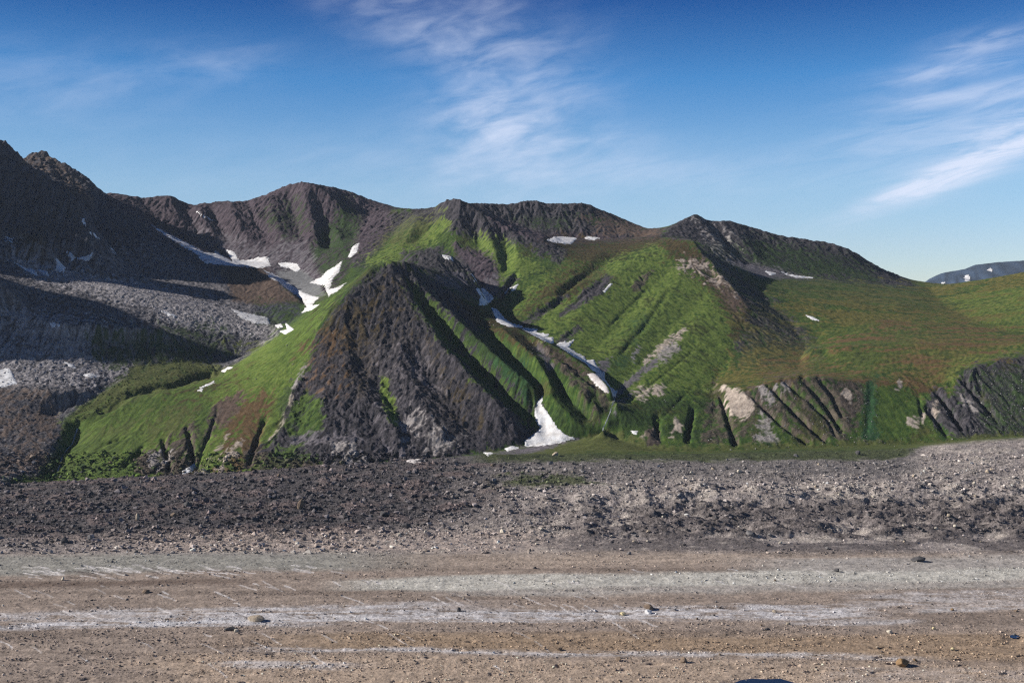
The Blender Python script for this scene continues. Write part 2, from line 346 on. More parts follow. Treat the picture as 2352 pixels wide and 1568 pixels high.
# ---------------------------------------------------------------- final terrain grid
uu = np.concatenate([np.arange(-900, -60, 14), np.arange(-60, 2412, 2.3), np.arange(2412, 2900, 14)])
yy = np.concatenate([np.exp(np.arange(math.log(880), math.log(2380), .0019)), np.exp(np.arange(math.log(2380), math.log(5650), .00092)), np.exp(np.linspace(math.log(5652), math.log(6600), 14))])
Y, U = np.meshgrid(yy, uu, indexing='ij')
X = (U-CX)*Y/FPX
Zb = bil(H1, (np.log(Y)-S0)/(S1-S0)*(H1.shape[0]-1), (U-U0)/(U1-U0)*(H1.shape[1]-1))
def blur(a, r):
    for ax in (0, 1):
        for _ in range(2):
            c = np.cumsum(np.insert(np.pad(a, [(r, r) if k == ax else (0, 0) for k in (0, 1)], mode='edge'), 0, 0, axis=ax), axis=ax)
            n = 2*r+1
            a = (c[n:]-c[:-n])/n if ax == 0 else (c[:, n:]-c[:, :-n])/n
    return a
Zb = blur(Zb, 1)
def grad(Z):
    zu = np.gradient(Z, uu, axis=1); zy = np.gradient(Z, yy, axis=0)
    gx = zu*FPX/Y; gy = zy-(X/Y)*gx
    return gx, gy
def proj_v(Z): return HZ+FPX*(CH-Z)/Y
V0 = proj_v(Zb)

def sdist(poly, U, V, pad):
    """signed distance (inside +) to a polygon, px; only evaluated near it"""
    P = np.array(poly, float); out = np.full(U.shape, -1e3, np.float32)
    m = (U > P[:, 0].min()-pad) & (U < P[:, 0].max()+pad) & (V > P[:, 1].min()-pad) & (V < P[:, 1].max()+pad)
    u, v = U[m], V[m]; d2 = np.full(u.shape, 1e9); ins = np.zeros(u.shape, bool)
    for (x0, y0), (x1, y1) in zip(P, np.roll(P, -1, 0)):
        ex, ey = x1-x0, y1-y0; t = np.clip(((u-x0)*ex+(v-y0)*ey)/(ex*ex+ey*ey+1e-9), 0, 1)
        d2 = np.minimum(d2, (u-x0-t*ex)**2+(v-y0-t*ey)**2)
        c = ((y0 > v) != (y1 > v)); ins ^= c & (u < (x1-x0)*(v-y0)/((y1-y0) if y1 != y0 else 1e-9)+x0)
    out[m] = np.where(ins, 1, -1)*np.sqrt(d2); return out
def sline(pl, U, V, pad):
    P = np.array(pl, float); out = np.full(U.shape, 1e3, np.float32)
    m = (U > P[:, 0].min()-pad) & (U < P[:, 0].max()+pad) & (V > P[:, 1].min()-pad) & (V < P[:, 1].max()+pad)
    u, v = U[m], V[m]; d2 = np.full(u.shape, 1e9)
    for (x0, y0), (x1, y1) in zip(P[:-1], P[1:]):
        ex, ey = x1-x0, y1-y0; t = np.clip(((u-x0)*ex+(v-y0)*ey)/(ex*ex+ey*ey+1e-9), 0, 1)
        d2 = np.minimum(d2, (u-x0-t*ex)**2+(v-y0-t*ey)**2)
    out[m] = np.sqrt(d2); return out


# ---------------------------------------------------------------- ground cover classes: colour a, colour b, gully strength, stoniness
CL = dict(
 rock=((.019,.018,.022),(.078,.070,.080),1.0,1.0), purple=((.036,.026,.035),(.098,.075,.088),1.0,.8), shaderock=((.026,.028,.040),(.092,.095,.118),.9,1.0),  # last class: left mountains' dark rock with the blue of its shade mixed in
 brownrock=((.034,.027,.022),(.105,.082,.068),.9,1.0), scree=((.095,.086,.10),(.155,.14,.155),.3,.6), rubble=((.17,.158,.165),(.40,.37,.375),.2,1.6),
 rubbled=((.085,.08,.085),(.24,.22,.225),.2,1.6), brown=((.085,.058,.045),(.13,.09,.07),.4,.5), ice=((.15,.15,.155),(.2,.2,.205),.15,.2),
 heath=((.026,.021,.010),(.074,.052,.022),.3,.35), gold=((.052,.058,.014),(.150,.128,.036),.25,.35), rust=((.09,.05,.025),(.13,.075,.04),.3,.3), olive=((.06,.075,.02),(.10,.11,.035),.3,.3),
 grassb=((.062,.108,.017),(.150,.195,.042),.22,.25), grass=((.024,.055,.011),(.078,.118,.022),.28,.3), grassd=((.012,.027,.009),(.038,.068,.017),.45,.5),
 fern=((.014,.045,.018),(.035,.085,.03),.2,.5), tan=((.26,.21,.18),(.46,.39,.33),.6,.6), tang=((.2,.18,.17),(.33,.3,.29),.6,.6))
P = []   # (class, outline, softness px, raggedness px, amount, rag type)
def pt(c, poly, soft=6, rag=14, amt=1.0, typ='s'): P.append((c, poly, soft, rag, amt, typ))
# left mountains
pt('shaderock', [(-900,100),(300,380),(420,470),(640,640),(700,720),(560,830),(500,850),(330,830),(270,870),(150,960),(130,1030),(90,1090),(-900,1130)], 4, 6)
pt('purple', [(235,430),(900,380),(900,495),(840,560),(790,640),(745,690),(700,700),(620,640),(480,600),(350,525),(250,470)], 4, 6)
pt('brown', [(40,370),(110,365),(200,430),(215,480),(160,450),(110,410),(60,385)], 6, 14, .5)
pt('brownrock', [(30,560),(80,550),(110,570),(110,600),(60,615),(30,590)], 5, 10)
pt('purple', [(450,560),(620,480),(650,600),(520,600)], 20, 14, .9)
pt('scree', [(440,520),(560,560),(640,585),(660,620),(560,600),(470,575)], 18, 16, .5)
pt('grassd', [(715,570),(790,470),(835,510),(800,610),(760,650),(725,625)], 10, 26, .8)
pt('grassd', [(620,500),(680,470),(700,520),(660,560)], 10, 26, .35)
pt('scree', [(640,560),(700,560),(735,640),(700,650),(650,620)], 10, 14, .6)
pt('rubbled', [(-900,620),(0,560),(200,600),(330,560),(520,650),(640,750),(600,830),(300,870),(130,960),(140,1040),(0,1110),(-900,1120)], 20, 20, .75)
pt('rubble', [(28,592),(111,612),(270,640),(390,665),(525,705),(640,745),(645,775),(500,770),(375,745),(345,705),(234,685),(81,645)], 6, 12)  # sunlit band of the rock glacier, its light put in as paler rubble
pt('rubble', [(-300,700),(0,712),(150,735),(400,755),(480,790),(330,800),(300,860),(200,885),(-300,885)], 10, 20, .8)
pt('brown', [(-300,890),(130,905),(120,950),(145,1000),(95,1070),(-300,1110)], 15, 25, .5)
pt('brown', [(500,603),(600,608),(645,650),(695,692),(600,705),(535,690),(515,640)], 6, 8)
pt('ice', [(630,622),(690,620),(730,648),(750,678),(705,692),(652,662)], 3, 4)
pt('grassd', [(590,700),(680,700),(720,720),(650,760),(600,740)], 10, 20, .6)
pt('grassd', [(220,760),(420,755),(490,760),(570,795),(510,830),(420,842),(370,830),(260,845),(200,800)], 10, 24, .6)
pt('olive', [(500,780),(570,790),(620,780),(600,800),(540,815)], 6, 12, .5)
pt('rubble', [(600,755),(640,760),(640,785),(600,790)], 6, 8, .6)
# strip and left slope of the cone
pt('olive', [(300,840),(430,825),(500,830),(520,850),(400,900),(250,945),(180,975),(150,965),(230,905),(290,868)], 4, 6, .9)
pt('grassb', [(862,604),(800,650),(640,770),(520,850),(400,892),(250,945),(150,975),(160,1030),(120,1110),(600,1095),(650,950),(705,850),(740,750),(800,660)], 4, 6)
pt('grass', [(150,970),(400,895),(500,870),(470,950),(300,1000),(170,1030)], 14, 24, .7)
pt('grass', [(640,775),(700,720),(760,670),(720,780),(650,830)], 20, 26, .55)
pt('olive', [(200,1000),(450,930),(430,990),(300,1040),(180,1100),(140,1080)], 20, 30, .6)
pt('grass', [(140,1030),(330,990),(330,1060),(250,1100),(120,1105)], 16, 26, .55)
pt('rust', [(540,930),(600,900),(625,930),(610,1000),(580,1080),(500,1090),(520,1000)], 14, 26, .75)
pt('heath', [(440,870),(570,850),(540,900),(470,930),(400,900)], 20, 26, .25)
pt('brown', [(495,930),(545,898),(568,904),(545,945),(505,985),(488,965)], 4, 10)
pt('brownrock', [(316,1050),(350,1035),(390,1010),(425,990),(465,955),(500,940),(495,990),(465,1030),(455,1075),(450,1092),(330,1096)], 4, 14, .9)
pt('tang', [(345,1045),(375,1032),(392,1035),(370,1060),(360,1088),(350,1070)], 4, 10, .6)
pt('grass', [(450,965),(480,930),(470,1000),(455,1050),(445,1040),(455,1000)], 3, 8, .8)
pt('tan', [(500,1062),(530,1030),(545,1012),(554,1018),(550,1045),(530,1065),(505,1078)], 3, 12, .65)
pt('tan', [(455,1090),(520,1000),(526,998),(500,1040),(475,1088)], 2, 5, .35)
pt('brownrock', [(555,1040),(640,1010),(700,1020),(820,1005),(900,1030),(935,1062),(700,1082),(560,1092)], 5, 14, .85)
# cone rock
pt('rock', [(868,602),(930,598),(985,634),(1040,662),(1095,700),(1100,740),(1120,800),(1180,870),(1235,935),(1245,990),(1235,1020),(1000,1062),(640,1070),(610,1030),(648,975),(640,950),(660,900),(700,850),(716,800),(735,740),(785,680),(820,640)], 4, 18)
pt('grassd', [(790,640),(860,604),(900,600),(830,650),(780,700),(750,760),(730,760),(745,710)], 10, 20, .6)
pt('heath', [(740,740),(800,690),(860,740),(900,830),(860,900),(780,870),(730,800)], 24, 30, .38)
pt('heath', [(850,640),(930,660),(960,760),(1040,880),(1100,980),(1000,1000),(900,860),(860,740)], 24, 30, .25)
pt('scree', [(870,800),(960,810),(1000,900),(980,1000),(900,1040),(860,900)], 20, 30, .3)
pt('grass', [(935,655),(965,670),(1020,735),(1070,790),(1120,835),(1175,885),(1225,940),(1240,965),(1232,990),(1200,960),(1100,870),(1020,790),(960,710)], 6, 20, .68)
pt('grassd', [(1060,740),(1120,780),(1180,830),(1235,880),(1225,915),(1180,880),(1100,810),(1050,760)], 6, 14, .85)
pt('fern', [(1135,830),(1200,830),(1235,900),(1215,930),(1170,880)], 6, 16, .5)
pt('heath', [(1040,680),(1100,700),(1200,762),(1290,805),(1380,870),(1340,865),(1260,825),(1180,790),(1090,740)], 6, 12, .75)
pt('scree', [(1240,790),(1262,812),(1275,850),(1262,852),(1250,830),(1225,800)], 3, 6, .7)
pt('brownrock', [(1240,790),(1310,820),(1370,868),(1405,930),(1370,985),(1340,960),(1330,900),(1290,850)], 6, 16, .55)
pt('grassd', [(1290,890),(1330,930),(1370,990),(1300,1000),(1270,960)], 8, 16, .5)
pt('grassb', [(872,872),(892,876),(905,920),(918,985),(905,985),(885,940),(872,905)], 3, 9, .95)
pt('grass', [(705,905),(735,930),(738,985),(712,1010),(668,1005),(650,980),(670,930)], 4, 12, .9)
pt('grass', [(632,935),(670,880),(665,930),(645,985),(620,1020),(600,1010)], 4, 10, .5)
pt('tang', [(680,868),(700,838),(706,842),(690,880),(676,900)], 3, 7, .55)
pt('tan', [(660,940),(672,905),(677,905),(665,950),(640,990),(620,1010),(640,975)], 2, 5, .4)
pt('rust', [(700,800),(760,780),(800,830),(780,900),(720,880)], 20, 28, .3)
pt('scree', [(665,1015),(720,1000),(820,998),(830,1010),(760,1025),(650,1030)], 6, 10, .85)
pt('tang', [(760,1015),(800,1020),(830,1050),(800,1062),(770,1045)], 5, 16, .6)
pt('tang', [(915,970),(930,975),(940,1010),(935,1030),(920,1000)], 3, 9, .7)
pt('tang', [(950,930),(1000,980),(1060,1010),(1000,1030),(950,1000)], 12, 24, .4)
pt('grass', [(640,1030),(700,1035),(720,1060),(660,1072),(600,1078)], 5, 12, .6)
# middle ground
pt('rock', [(872,492),(960,470),(1050,440),(1520,520),(1540,560),(1450,562),(1300,578),(1240,590),(1180,560),(1140,575),(1060,545),(1010,530),(960,520),(900,545),(850,600),(815,610),(840,540)], 4, 20)
pt('purple', [(840,500),(885,490),(905,520),(870,580),(830,600),(815,590)], 6, 12, .7)
pt('grassb', [(845,600),(880,570),(930,545),(980,520),(1022,500),(1030,520),(990,560),(940,590),(900,604)], 6, 18, .9)
pt('olive', [(880,560),(930,510),(1000,500),(960,560)], 12, 24, .6)
pt('grassd', [(1180,500),(1300,500),(1310,530),(1200,530)], 12, 20, .4)
pt('rock', [(1060,450),(1500,450),(1520,545),(1440,520),(1340,498),(1200,495),(1080,480)], 6, 10)
pt('grassb', [(1060,560),(1100,545),(1160,560),(1210,590),(1240,610),(1180,650),(1150,690),(1130,660),(1110,600)], 8, 20, .8)
pt('purple', [(1125,505),(1170,515),(1250,540),(1330,535),(1440,543),(1450,556),(1290,562),(1200,545),(1140,525)], 6, 10)
pt('purple', [(1040,555),(1080,570),(1130,590),(1150,640),(1145,675),(1120,690),(1100,660),(1050,600)], 6, 10)
pt('scree', [(1110,640),(1145,630),(1140,675),(1118,688)], 6, 8, .7)
pt('rock', [(925,580),(1010,572),(1080,612),(1112,690),(1060,680),(980,632),(920,600)], 5, 12, .85)
pt('scree', [(1000,635),(1060,625),(1080,650),(1050,665)], 6, 10, .6)
pt('heath', [(1255,552),(1400,555),(1515,540),(1530,556),(1440,585),(1380,610),(1300,600)], 8, 18, .85)
pt('brown', [(1440,500),(1520,535),(1500,548),(1380,530),(1330,500)], 10, 20, .7)
pt('rock', [(1262,560),(1300,575),(1290,610),(1268,600)], 4, 8, .9)
pt('rock', [(1350,600),(1410,625),(1390,650),(1340,640)], 5, 12, .8)
pt('grassb', [(1150,690),(1300,610),(1450,590),(1530,560),(1640,640),(1690,760),(1680,830),(1640,900),(1560,900),(1420,940),(1385,850),(1240,760)], 8, 20, .78)
pt('grassb', [(1560,620),(1640,660),(1680,760),(1640,880),(1560,880),(1600,760)], 24, 30, .7)
pt('heath', [(1290,620),(1360,600),(1400,640),(1330,680),(1250,700),(1200,720)], 10, 24, .6)
pt('rock', [(1180,628),(1190,640),(1165,675),(1148,680),(1158,650)], 3, 6)
pt('rock', [(1393,630),(1405,640),(1400,655),(1370,680),(1330,705),(1285,730),(1282,722),(1320,690),(1350,660)], 3, 6)
pt('rock', [(1290,682),(1305,680),(1260,715),(1215,745),(1192,752),(1190,744),(1240,712)], 3, 6, .8)
pt('rock', [(1330,745),(1338,755),(1300,785),(1282,788),(1290,770)], 3, 6, .8)
pt('brownrock', [(1480,628),(1500,622),(1480,650),(1455,672),(1452,660)], 3, 6, .7)
pt('grassd', [(1400,940),(1480,920),(1560,905),(1560,940),(1480,975),(1400,975)], 10, 20, .7)
pt('fern', [(1450,750),(1480,740),(1440,830),(1400,850)], 14, 20, .35)
pt('heath', [(1520,545),(1575,545),(1615,575),(1660,640),(1700,655),(1728,705),(1722,755),(1700,790),(1680,770),(1690,730),(1650,690),(1610,640),(1570,610),(1530,590)], 8, 18, .9)
pt('brown', [(1570,590),(1610,590),(1690,655),(1728,700),(1700,720),(1660,680),(1610,625),(1570,620)], 8, 16, .8)
pt('tan', [(1572,598),(1600,600),(1640,612),(1660,640),(1690,670),(1640,640),(1600,615),(1565,615)], 4, 18, .5)
pt('rock', [(1598,548),(1630,572),(1700,630),(1790,705),(1880,790),(1895,835),(1850,860),(1740,868),(1690,850),(1690,800),(1712,750),(1733,710),(1700,660),(1650,610),(1610,575)], 5, 18, .72)  # dark rock of the spur's right flank, its shade partly put into the colour
pt('gold', [(1740,790),(1850,800),(1890,840),(1780,880),(1680,880),(1690,820)], 16, 26, .7)
pt('tan', [(1572,752),(1578,756),(1560,778),(1520,808),(1480,838),(1476,830),(1510,798),(1545,770)], 2, 6, .8)
pt('tang', [(1545,790),(1560,800),(1530,830),(1500,835),(1510,815)], 3, 10, .8)
pt('tang', [(1450,815),(1468,795),(1472,800),(1455,825)], 3, 6, .8)
pt('scree', [(1510,820),(1515,830),(1450,880),(1410,920),(1405,910),(1450,865)], 3, 6, .8)
pt('scree', [(1370,835),(1405,820),(1395,850),(1380,865)], 4, 8, .8)
pt('tan', [(1462,896),(1490,890),(1526,885),(1522,900),(1490,908),(1464,920)], 3, 12, .75)
pt('scree', [(1420,920),(1450,900),(1440,920),(1415,950)], 4, 8, .8)
pt('tan', [(1470,1005),(1488,990),(1482,1012)], 3, 5, .6)
pt('brownrock', [(1480,1030),(1485,990),(1510,975),(1518,1010),(1510,1032)], 3, 6)
pt('tan', [(1540,1005),(1552,960),(1562,975),(1565,990),(1550,985)], 3, 6, .7)
# right peak
pt('rock', [(1518,542),(1560,500),(1600,470),(1700,490),(2000,580),(2110,660),(2040,658),(1830,643),(1740,634),(1680,608),(1620,560)], 4, 6)
pt('grassd', [(1640,570),(1720,560),(1850,575),(1990,620),(2010,648),(1850,636),(1740,618)], 12, 26, .75)
pt('scree', [(1675,598),(1740,608),(1830,632),(1860,642),(1740,636)], 5, 8, .85)
pt('tang', [(1605,500),(1650,520),(1700,590),(1680,600),(1640,550)], 8, 30, .22)
# basin
pt('gold', [(1640,875),(1760,860),(1900,835),(1990,865),(1900,868),(1760,885),(1700,895)], 10, 20, .6, 'h')
pt('gold', [(1900,730),(2130,760),(2352,765),(2352,790),(2230,850),(2160,895),(2060,880),(2100,830),(2000,790)], 14, 30, .65, 'h')
pt('rust', [(1960,740),(2200,765),(2300,785),(2180,840),(2100,800)], 20, 34, .35, 'h')
pt('gold', [(1650,870),(1860,790),(1900,700),(2130,662),(2500,640),(2500,800),(2230,850),(2140,910),(1990,872),(1870,866),(1760,880)], 10, 30, .48, 'h')
pt('olive', [(1850,650),(2100,665),(2130,700),(1900,720),(1760,660)], 14, 26, .6, 'h')
pt('gold', [(1800,690),(1950,700),(2150,720),(2250,745),(2000,745),(1850,730)], 12, 26, .75, 'h')
pt('grass', [(1850,790),(2000,740),(2090,760),(2090,800),(1980,860),(1860,860)], 16, 28, .7, 'h')
pt('grassb', [(2170,680),(2352,640),(2500,640),(2500,770),(2330,765),(2240,735)], 10, 20, .7, 'h')
pt('gold', [(2130,655),(2260,640),(2352,622),(2500,600),(2500,650),(2300,665),(2150,680)], 8, 16, .7, 'h')
pt('grassb', [(2180,830),(2220,815),(2280,800),(2352,790),(2352,815),(2260,832),(2205,862),(2175,905),(2165,890)], 8, 14, .6, 'h')
pt('grass', [(1980,875),(2120,900),(2130,940),(2090,1015),(2000,1020)], 6, 12)
pt('gold', [(1680,700),(2130,662),(2352,650),(2500,640),(2500,860),(2140,905),(1990,872),(1700,885)], 8, 34, .32, 'h')
pt('rust', [(1750,850),(2100,740),(2400,790),(2150,900),(1990,872),(1760,882)], 8, 34, .3, 'h')
# cliff
pt('brownrock', [(1636,900),(1645,882),(1690,900),(1735,905),(1760,930),(1750,1010),(1700,1020),(1620,1015)], 5, 16, .55)
pt('tan', [(1650,882),(1700,897),(1730,915),(1732,935),(1712,958),(1700,968),(1690,962),(1676,945),(1668,915)], 3, 9)
pt('tang', [(1745,945),(1775,945),(1772,985),(1785,1015),(1740,1015),(1740,970)], 4, 12, .7)
pt('brownrock', [(1720,893),(1795,868),(1880,864),(1930,885),(1955,960),(1975,1010),(1860,1012),(1780,965)], 4, 18, .65)
pt('tang', [(1745,893),(1765,890),(1778,920),(1770,935),(1755,915)], 3, 8, .7)
pt('tang', [(1775,880),(1800,876),(1815,895),(1795,900)], 3, 8, .6)
pt('brownrock', [(1930,900),(1950,874),(1984,884),(1986,930),(1955,965),(1935,940)], 4, 10, .8)
pt('tan', [(1936,905),(1945,888),(1956,910),(1955,925),(1945,915)], 2, 5, .9)
pt('fern', [(1990,880),(2014,866),(2010,940),(2018,1012),(1975,1018),(1985,950)], 4, 10)
pt('tan', [(2055,898),(2066,870),(2075,885),(2068,896)], 2, 4, .9)
pt('tan', [(2074,972),(2100,958),(2128,943),(2122,970),(2108,984),(2094,974)], 3, 7, .9)
pt('rock', [(2130,940),(2145,895),(2172,893),(2175,925),(2190,900),(2205,870),(2240,838),(2300,826),(2500,805),(2500,1000),(2200,1008),(2150,975)], 4, 14, .9)
pt('grassd', [(2250,860),(2352,850),(2500,850),(2500,990),(2280,995)], 16, 30, .5)
pt('tang', [(2202,902),(2215,905),(2245,945),(2238,950),(2212,925)], 3, 6, .6)
pt('tan', [(2142,935),(2152,920),(2155,950),(2146,960)], 3, 5, .6)
# foot strip
pt('olive', [(1120,1040),(1230,1022),(1320,1008),(1400,992),(1480,1010),(1500,1040),(1300,1052),(1100,1056)], 5, 8)
pt('scree', [(1110,1046),(1160,1036),(1230,1022),(1310,1006),(1340,1004),(1250,1034),(1160,1050)], 3, 4)
pt('olive', [(1480,1024),(2100,1012),(2352,994),(2352,1006),(2150,1032),(1900,1045),(1500,1056)], 4, 8, .8)
pt('grassd', [(1080,1048),(1480,1042),(2120,1030),(2130,1050),(1900,1052),(1500,1066),(1250,1066),(1080,1060)], 5, 10, .7)

CLN = {k: i for i, k in enumerate(CL)}
gx, gy = grad(blur(Zb, 5)); slope = np.hypot(gx, gy)
def gully(X, Y, gx, gy, wl, seed):
    """noise whose ridges and grooves run down the slope; wl = spacing in metres"""
    f = 1.0/(wl*1.9); x = X*f; y = Y*f
    g = np.hypot(gx, gy)+1e-4; sx, sy = -gy/g, gx/g
    ix = np.floor(x); iy = np.floor(y); fx = x-ix; fy = y-iy; h = 0; dx_ = 0; dy_ = 0; wt = 1e-6
    k = 2*math.pi*1.9
    for i in (-1, 0, 1, 2):
        for j in (-1, 0, 1, 2):
            hh = _h(ix+i, iy+j, seed); px = fx-i-_gx[hh]*.35; py = fy-j-_gy[hh]*.35
            ww = np.exp(-2.2*(px*px+py*py)); ph = (px*sx+py*sy)*k+_gx[(hh*7+3) & 65535]*.9
            h = h+ww*np.cos(ph); s = -np.sin(ph)*ww; dx_ = dx_+s*sx; dy_ = dy_+s*sy; wt = wt+ww
    return h/wt, dx_/wt, dy_/wt
jm = int(np.searchsorted(yy, 2380)); M = slice(jm-10, None)         # rows of the mountains
Xm, Ym, Um = X[M], Y[M], U[M]
gm, ggx, ggy = np.zeros_like(Xm), gx[M].copy(), gy[M].copy(); gul = []
for wl, am in ((95, 1.0), (48, .55), (24, .32), (12, .18)):
    h, dx_, dy_ = gully(Xm, Ym, ggx, ggy, wl, int(wl))
    gul.append(h); gm += am*h; k = am*.5; ggx = ggx+k*dx_; ggy = ggy+k*dy_
g5, _, _ = gully(Xm, Ym, ggx, ggy, 6.5, 77); g6, _, _ = gully(Xm, Ym, gx[M], gy[M], 16, 78)
streak = (gul[1]+gul[2]+.6*gul[3])/2.6
Fa = fbm(Xm/130, Ym/130, 5, 5, .6); Fb = fbm(Xm/22, Ym/22, 4, 9, .6); Fc = fbm(Xm/7, Ym/7, 3, 19, .7)
V = V0[M]; Fh = fbm(Xm/200+.3*Ym/200, Ym/75, 6, 15, .62)
col = np.zeros(Xm.shape+(3,)); amp = np.zeros(Xm.shape); stone = np.zeros(Xm.shape); tone = np.clip(.5+.8*Fb+.45*streak+.35*Fc+.35*g5+.35*g6, 0, 1)
def layer(c, a):
    ca_, cb2, g_, s_ = CL[c]
    t = tone[..., None]; cc = np.array(ca_)*(1-t)+np.array(cb2)*t
    a3 = a[..., None]; col[:] = col*(1-a3)+cc*a3; amp[:] = amp*(1-a)+g_*a; stone[:] = stone*(1-a)+s_*a
layer('grass', np.ones(Xm.shape))
layer('grassd', .8*smooth(Fa, 0, .25)); layer('heath', .6*smooth(-Fa, .1, .35))
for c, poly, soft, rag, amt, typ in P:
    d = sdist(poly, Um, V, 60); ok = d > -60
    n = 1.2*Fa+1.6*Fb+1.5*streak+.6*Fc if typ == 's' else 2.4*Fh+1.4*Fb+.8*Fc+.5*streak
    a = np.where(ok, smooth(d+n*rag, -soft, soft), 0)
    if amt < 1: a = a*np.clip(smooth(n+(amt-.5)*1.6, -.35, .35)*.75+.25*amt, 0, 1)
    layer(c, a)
shr = smooth(Fc+.5*Fb, .42, .62)*smooth(col[..., 1]-col[..., 0], .01, .03)*.65      # dark shrubs in the grass
col[:] = col*(1-shr[..., None])+np.array((.014, .034, .011))*shr[..., None]
# relief
near = smooth(Ym, 2420, 2560)
ampS = blur(amp, 3)
sl = np.clip(slope[M], 0, 1.2)
keyl = [[(985,637),(1074,688),(1140,730),(1200,760),(1260,787),(1310,815),(1360,850),(1400,885),(1415,925)], [(1385,988),(1412,940),(1407,905),(1378,860),(1335,823),(1282,791),(1232,769),(1162,743),(1132,716),(1112,688),(1098,655)],
        [(700,730),(640,770),(580,812),(520,848),(470,868)], [(1522,540),(1560,512),(1585,497),(1600,491),(1617,500),(1640,510),(1700,512)], [(2010,872),(1879,866),(1795,869),(1747,887),(1693,895)]]
damp = 1-.85*np.maximum.reduce([1-smooth(sline(l_, Um, V, 34), 8, 30) for l_ in keyl])
calm = 1-.6*smooth(sdist([(1640,890),(1740,885),(1800,866),(1990,870),(2130,910),(2150,1000),(2000,1025),(1640,1025)], Um, V, 30), -5, 15)
lm_ = smooth(sdist([(-900,0),(216,0),(222,560),(215,600),(-900,600)], Um, V, 30), -10, 20)
cone_ = smooth(sdist([(880,590),(985,634),(1100,720),(1180,870),(1240,1000),(1000,1065),(640,1075),(660,900),(735,740),(800,660)], Um, V, 30), -8, 22)
pk = damp*calm*(1-.75*lm_)*(1-.5*cone_)*np.clip(.65+1.1*fbm(Xm/210, Ym/210, 3, 301), .15, 1.4)      # gullies come and go
dz = near*ampS*pk*(.18+sl)*(5.5*gul[0]+5.5*gul[1]+4.4*gul[2]+2.8*gul[3])*smooth(sl, .06, .4)
dz += near*cone_*(9*fbm(Xm/90, Ym/90, 5, 341, .62)+6*fbm(Xm/34, Ym/34, 4, 343, .65, ridged=True))*(1-smooth(Um, 1030, 1120)*.6)
dz += near*lm_*(26*fbm(Xm/150+Ym/300, Ym/110, 5, 331, .6, ridged=True)+12*fbm(Xm/40, Ym/40, 4, 333, .6, ridged=True))
dz += near*damp*calm*blur(np.clip(amp-.45, 0, .6), 4)*sl*(8*fbm(Xm/55, Ym/55, 4, 307, .6)+20*fbm(Xm/120, Ym/120, 5, 303, .55, ridged=True)+9*fbm(Xm/35+.02*Ym, Ym/55, 4, 305, .65, ridged=True)-8)
dz += near*blur(stone, 2)*(1.2*Fc+3.6*sl*fbm(Xm/30, Ym/30, 5, 41, .6, ridged=True)+1.7*fbm(Xm/11, Ym/11, 3, 43))
dz += near*damp*(2.0*fbm(Xm/60, Ym/60, 4, 51)+.5*Fc)
crag = smooth(2.0-np.abs(0), 0, 1)
dz += near*blur((amp > .8).astype(float), 4)*smooth(Ym, 3900, 4200)*(5*fbm(Xm/45, Ym/60, 3, 77, .6, ridged=True)+3.5*np.maximum(0, fbm(Xm/13, Ym/30, 3, 78, .6)))
cn1 = fbm(Xm/34, Ym/34, 4, 401, .6); cn2 = fbm(Xm/60, Ym/60, 3, 402)
for l_, w_, dp_ in CARVE:
    d = sline(l_, Um, V, 34)+5.0*cn1; q_ = np.array(l_, float)
    green = 1180 < q_[:, 0].mean() < 1600 and q_[:, 1].mean() < 960
    w_ = w_*(.75+.55*((q_[0, 0]*.37) % 1)); dp_ = dp_*(.65+.7*((q_[0, 0]*.61) % 1))
    ends = np.minimum(np.hypot(Um-q_[0, 0], V-q_[0, 1]), np.hypot(Um-q_[-1, 0], V-q_[-1, 1]))
    dz -= dp_*(.3 if green else 1.25)*np.clip(.8+.9*cn2, .15, 1.3)*smooth(ends, -4, 26 if green else 9)*np.exp(-(np.clip(d, 0, 60)/w_)**2)*near
Z = Zb.copy(); Z[M] += dz
COL = np.zeros(X.shape+(3,)); COL[M] = col; ST = np.zeros(X.shape); ST[M] = stone

# ---------------------------------------------------------------- glacier and moraine
jg = int(np.searchsorted(yy, 2640)); G = slice(0, jg)
Xg, Yg, Ug, Vg = X[G], Y[G], U[G], V0[G]
band = fbm(Xg/420, Yg/30, 4, 101, .55); bandw = fbm(Xg/260, Yg/90, 3, 103); nz1 = fbm(Xg/18, Yg/14, 4, 105, .6); nz2 = fbm(Xg/4.5, Yg/4.5, 3, 107, .7)
foot = 1-smooth(Yg, 2390, 2460)
mor = smooth(Yg, 1600, 1760)*foot
hum = fbm(Xg/75, Yg/60, 5, 111, .55); hum2 = fbm(Xg/120, Yg/62, 5, 113, .5, ridged=True)
right = smooth(Ug, 1000, 1500)
dzg = mor*(7*hum*(1-.2*right)+2.6*nz1+1.2*nz2) + mor*right*(1-smooth(Yg, 1950, 2120))*smooth(Yg, 1660, 1760)*20*(hum2-.2)
dzg += (1-mor)*foot*(2.0*fbm(Xg/150, Yg/30, 4, 117)+.8*nz1+.5*nz2-5*smooth(fbm(Xg/34, Yg/11, 3, 121), .36, .6)*smooth(-Yg, -1260, -1120))
dzg += (1-mor)*3.2*smooth(Ug, 800, 1300)*fbm(Xg/300, Yg/70, 3, 119)*smooth(Yg, 1180, 1350)
dzg += foot*smooth(hum, .25, .5)*0
Z[G] += dzg
POOL = [(1672,1574),(1700,1561),(1728,1557),(1762,1559),(1790,1557),(1822,1566),(1850,1580),(1840,1620),(1690,1620)]; POOL2 = [(2318,1459),(2328,1456),(2342,1460),(2336,1465),(2322,1464)]
ZP, ZP2 = -1.2, -1.0
for p_, z_ in ((POOL, ZP), (POOL2, ZP2)):
    k_ = smooth(sdist(p_, Ug, Vg, 40), -22, 3); Z[G] = Z[G]*(1-k_)+(z_-1.0)*k_
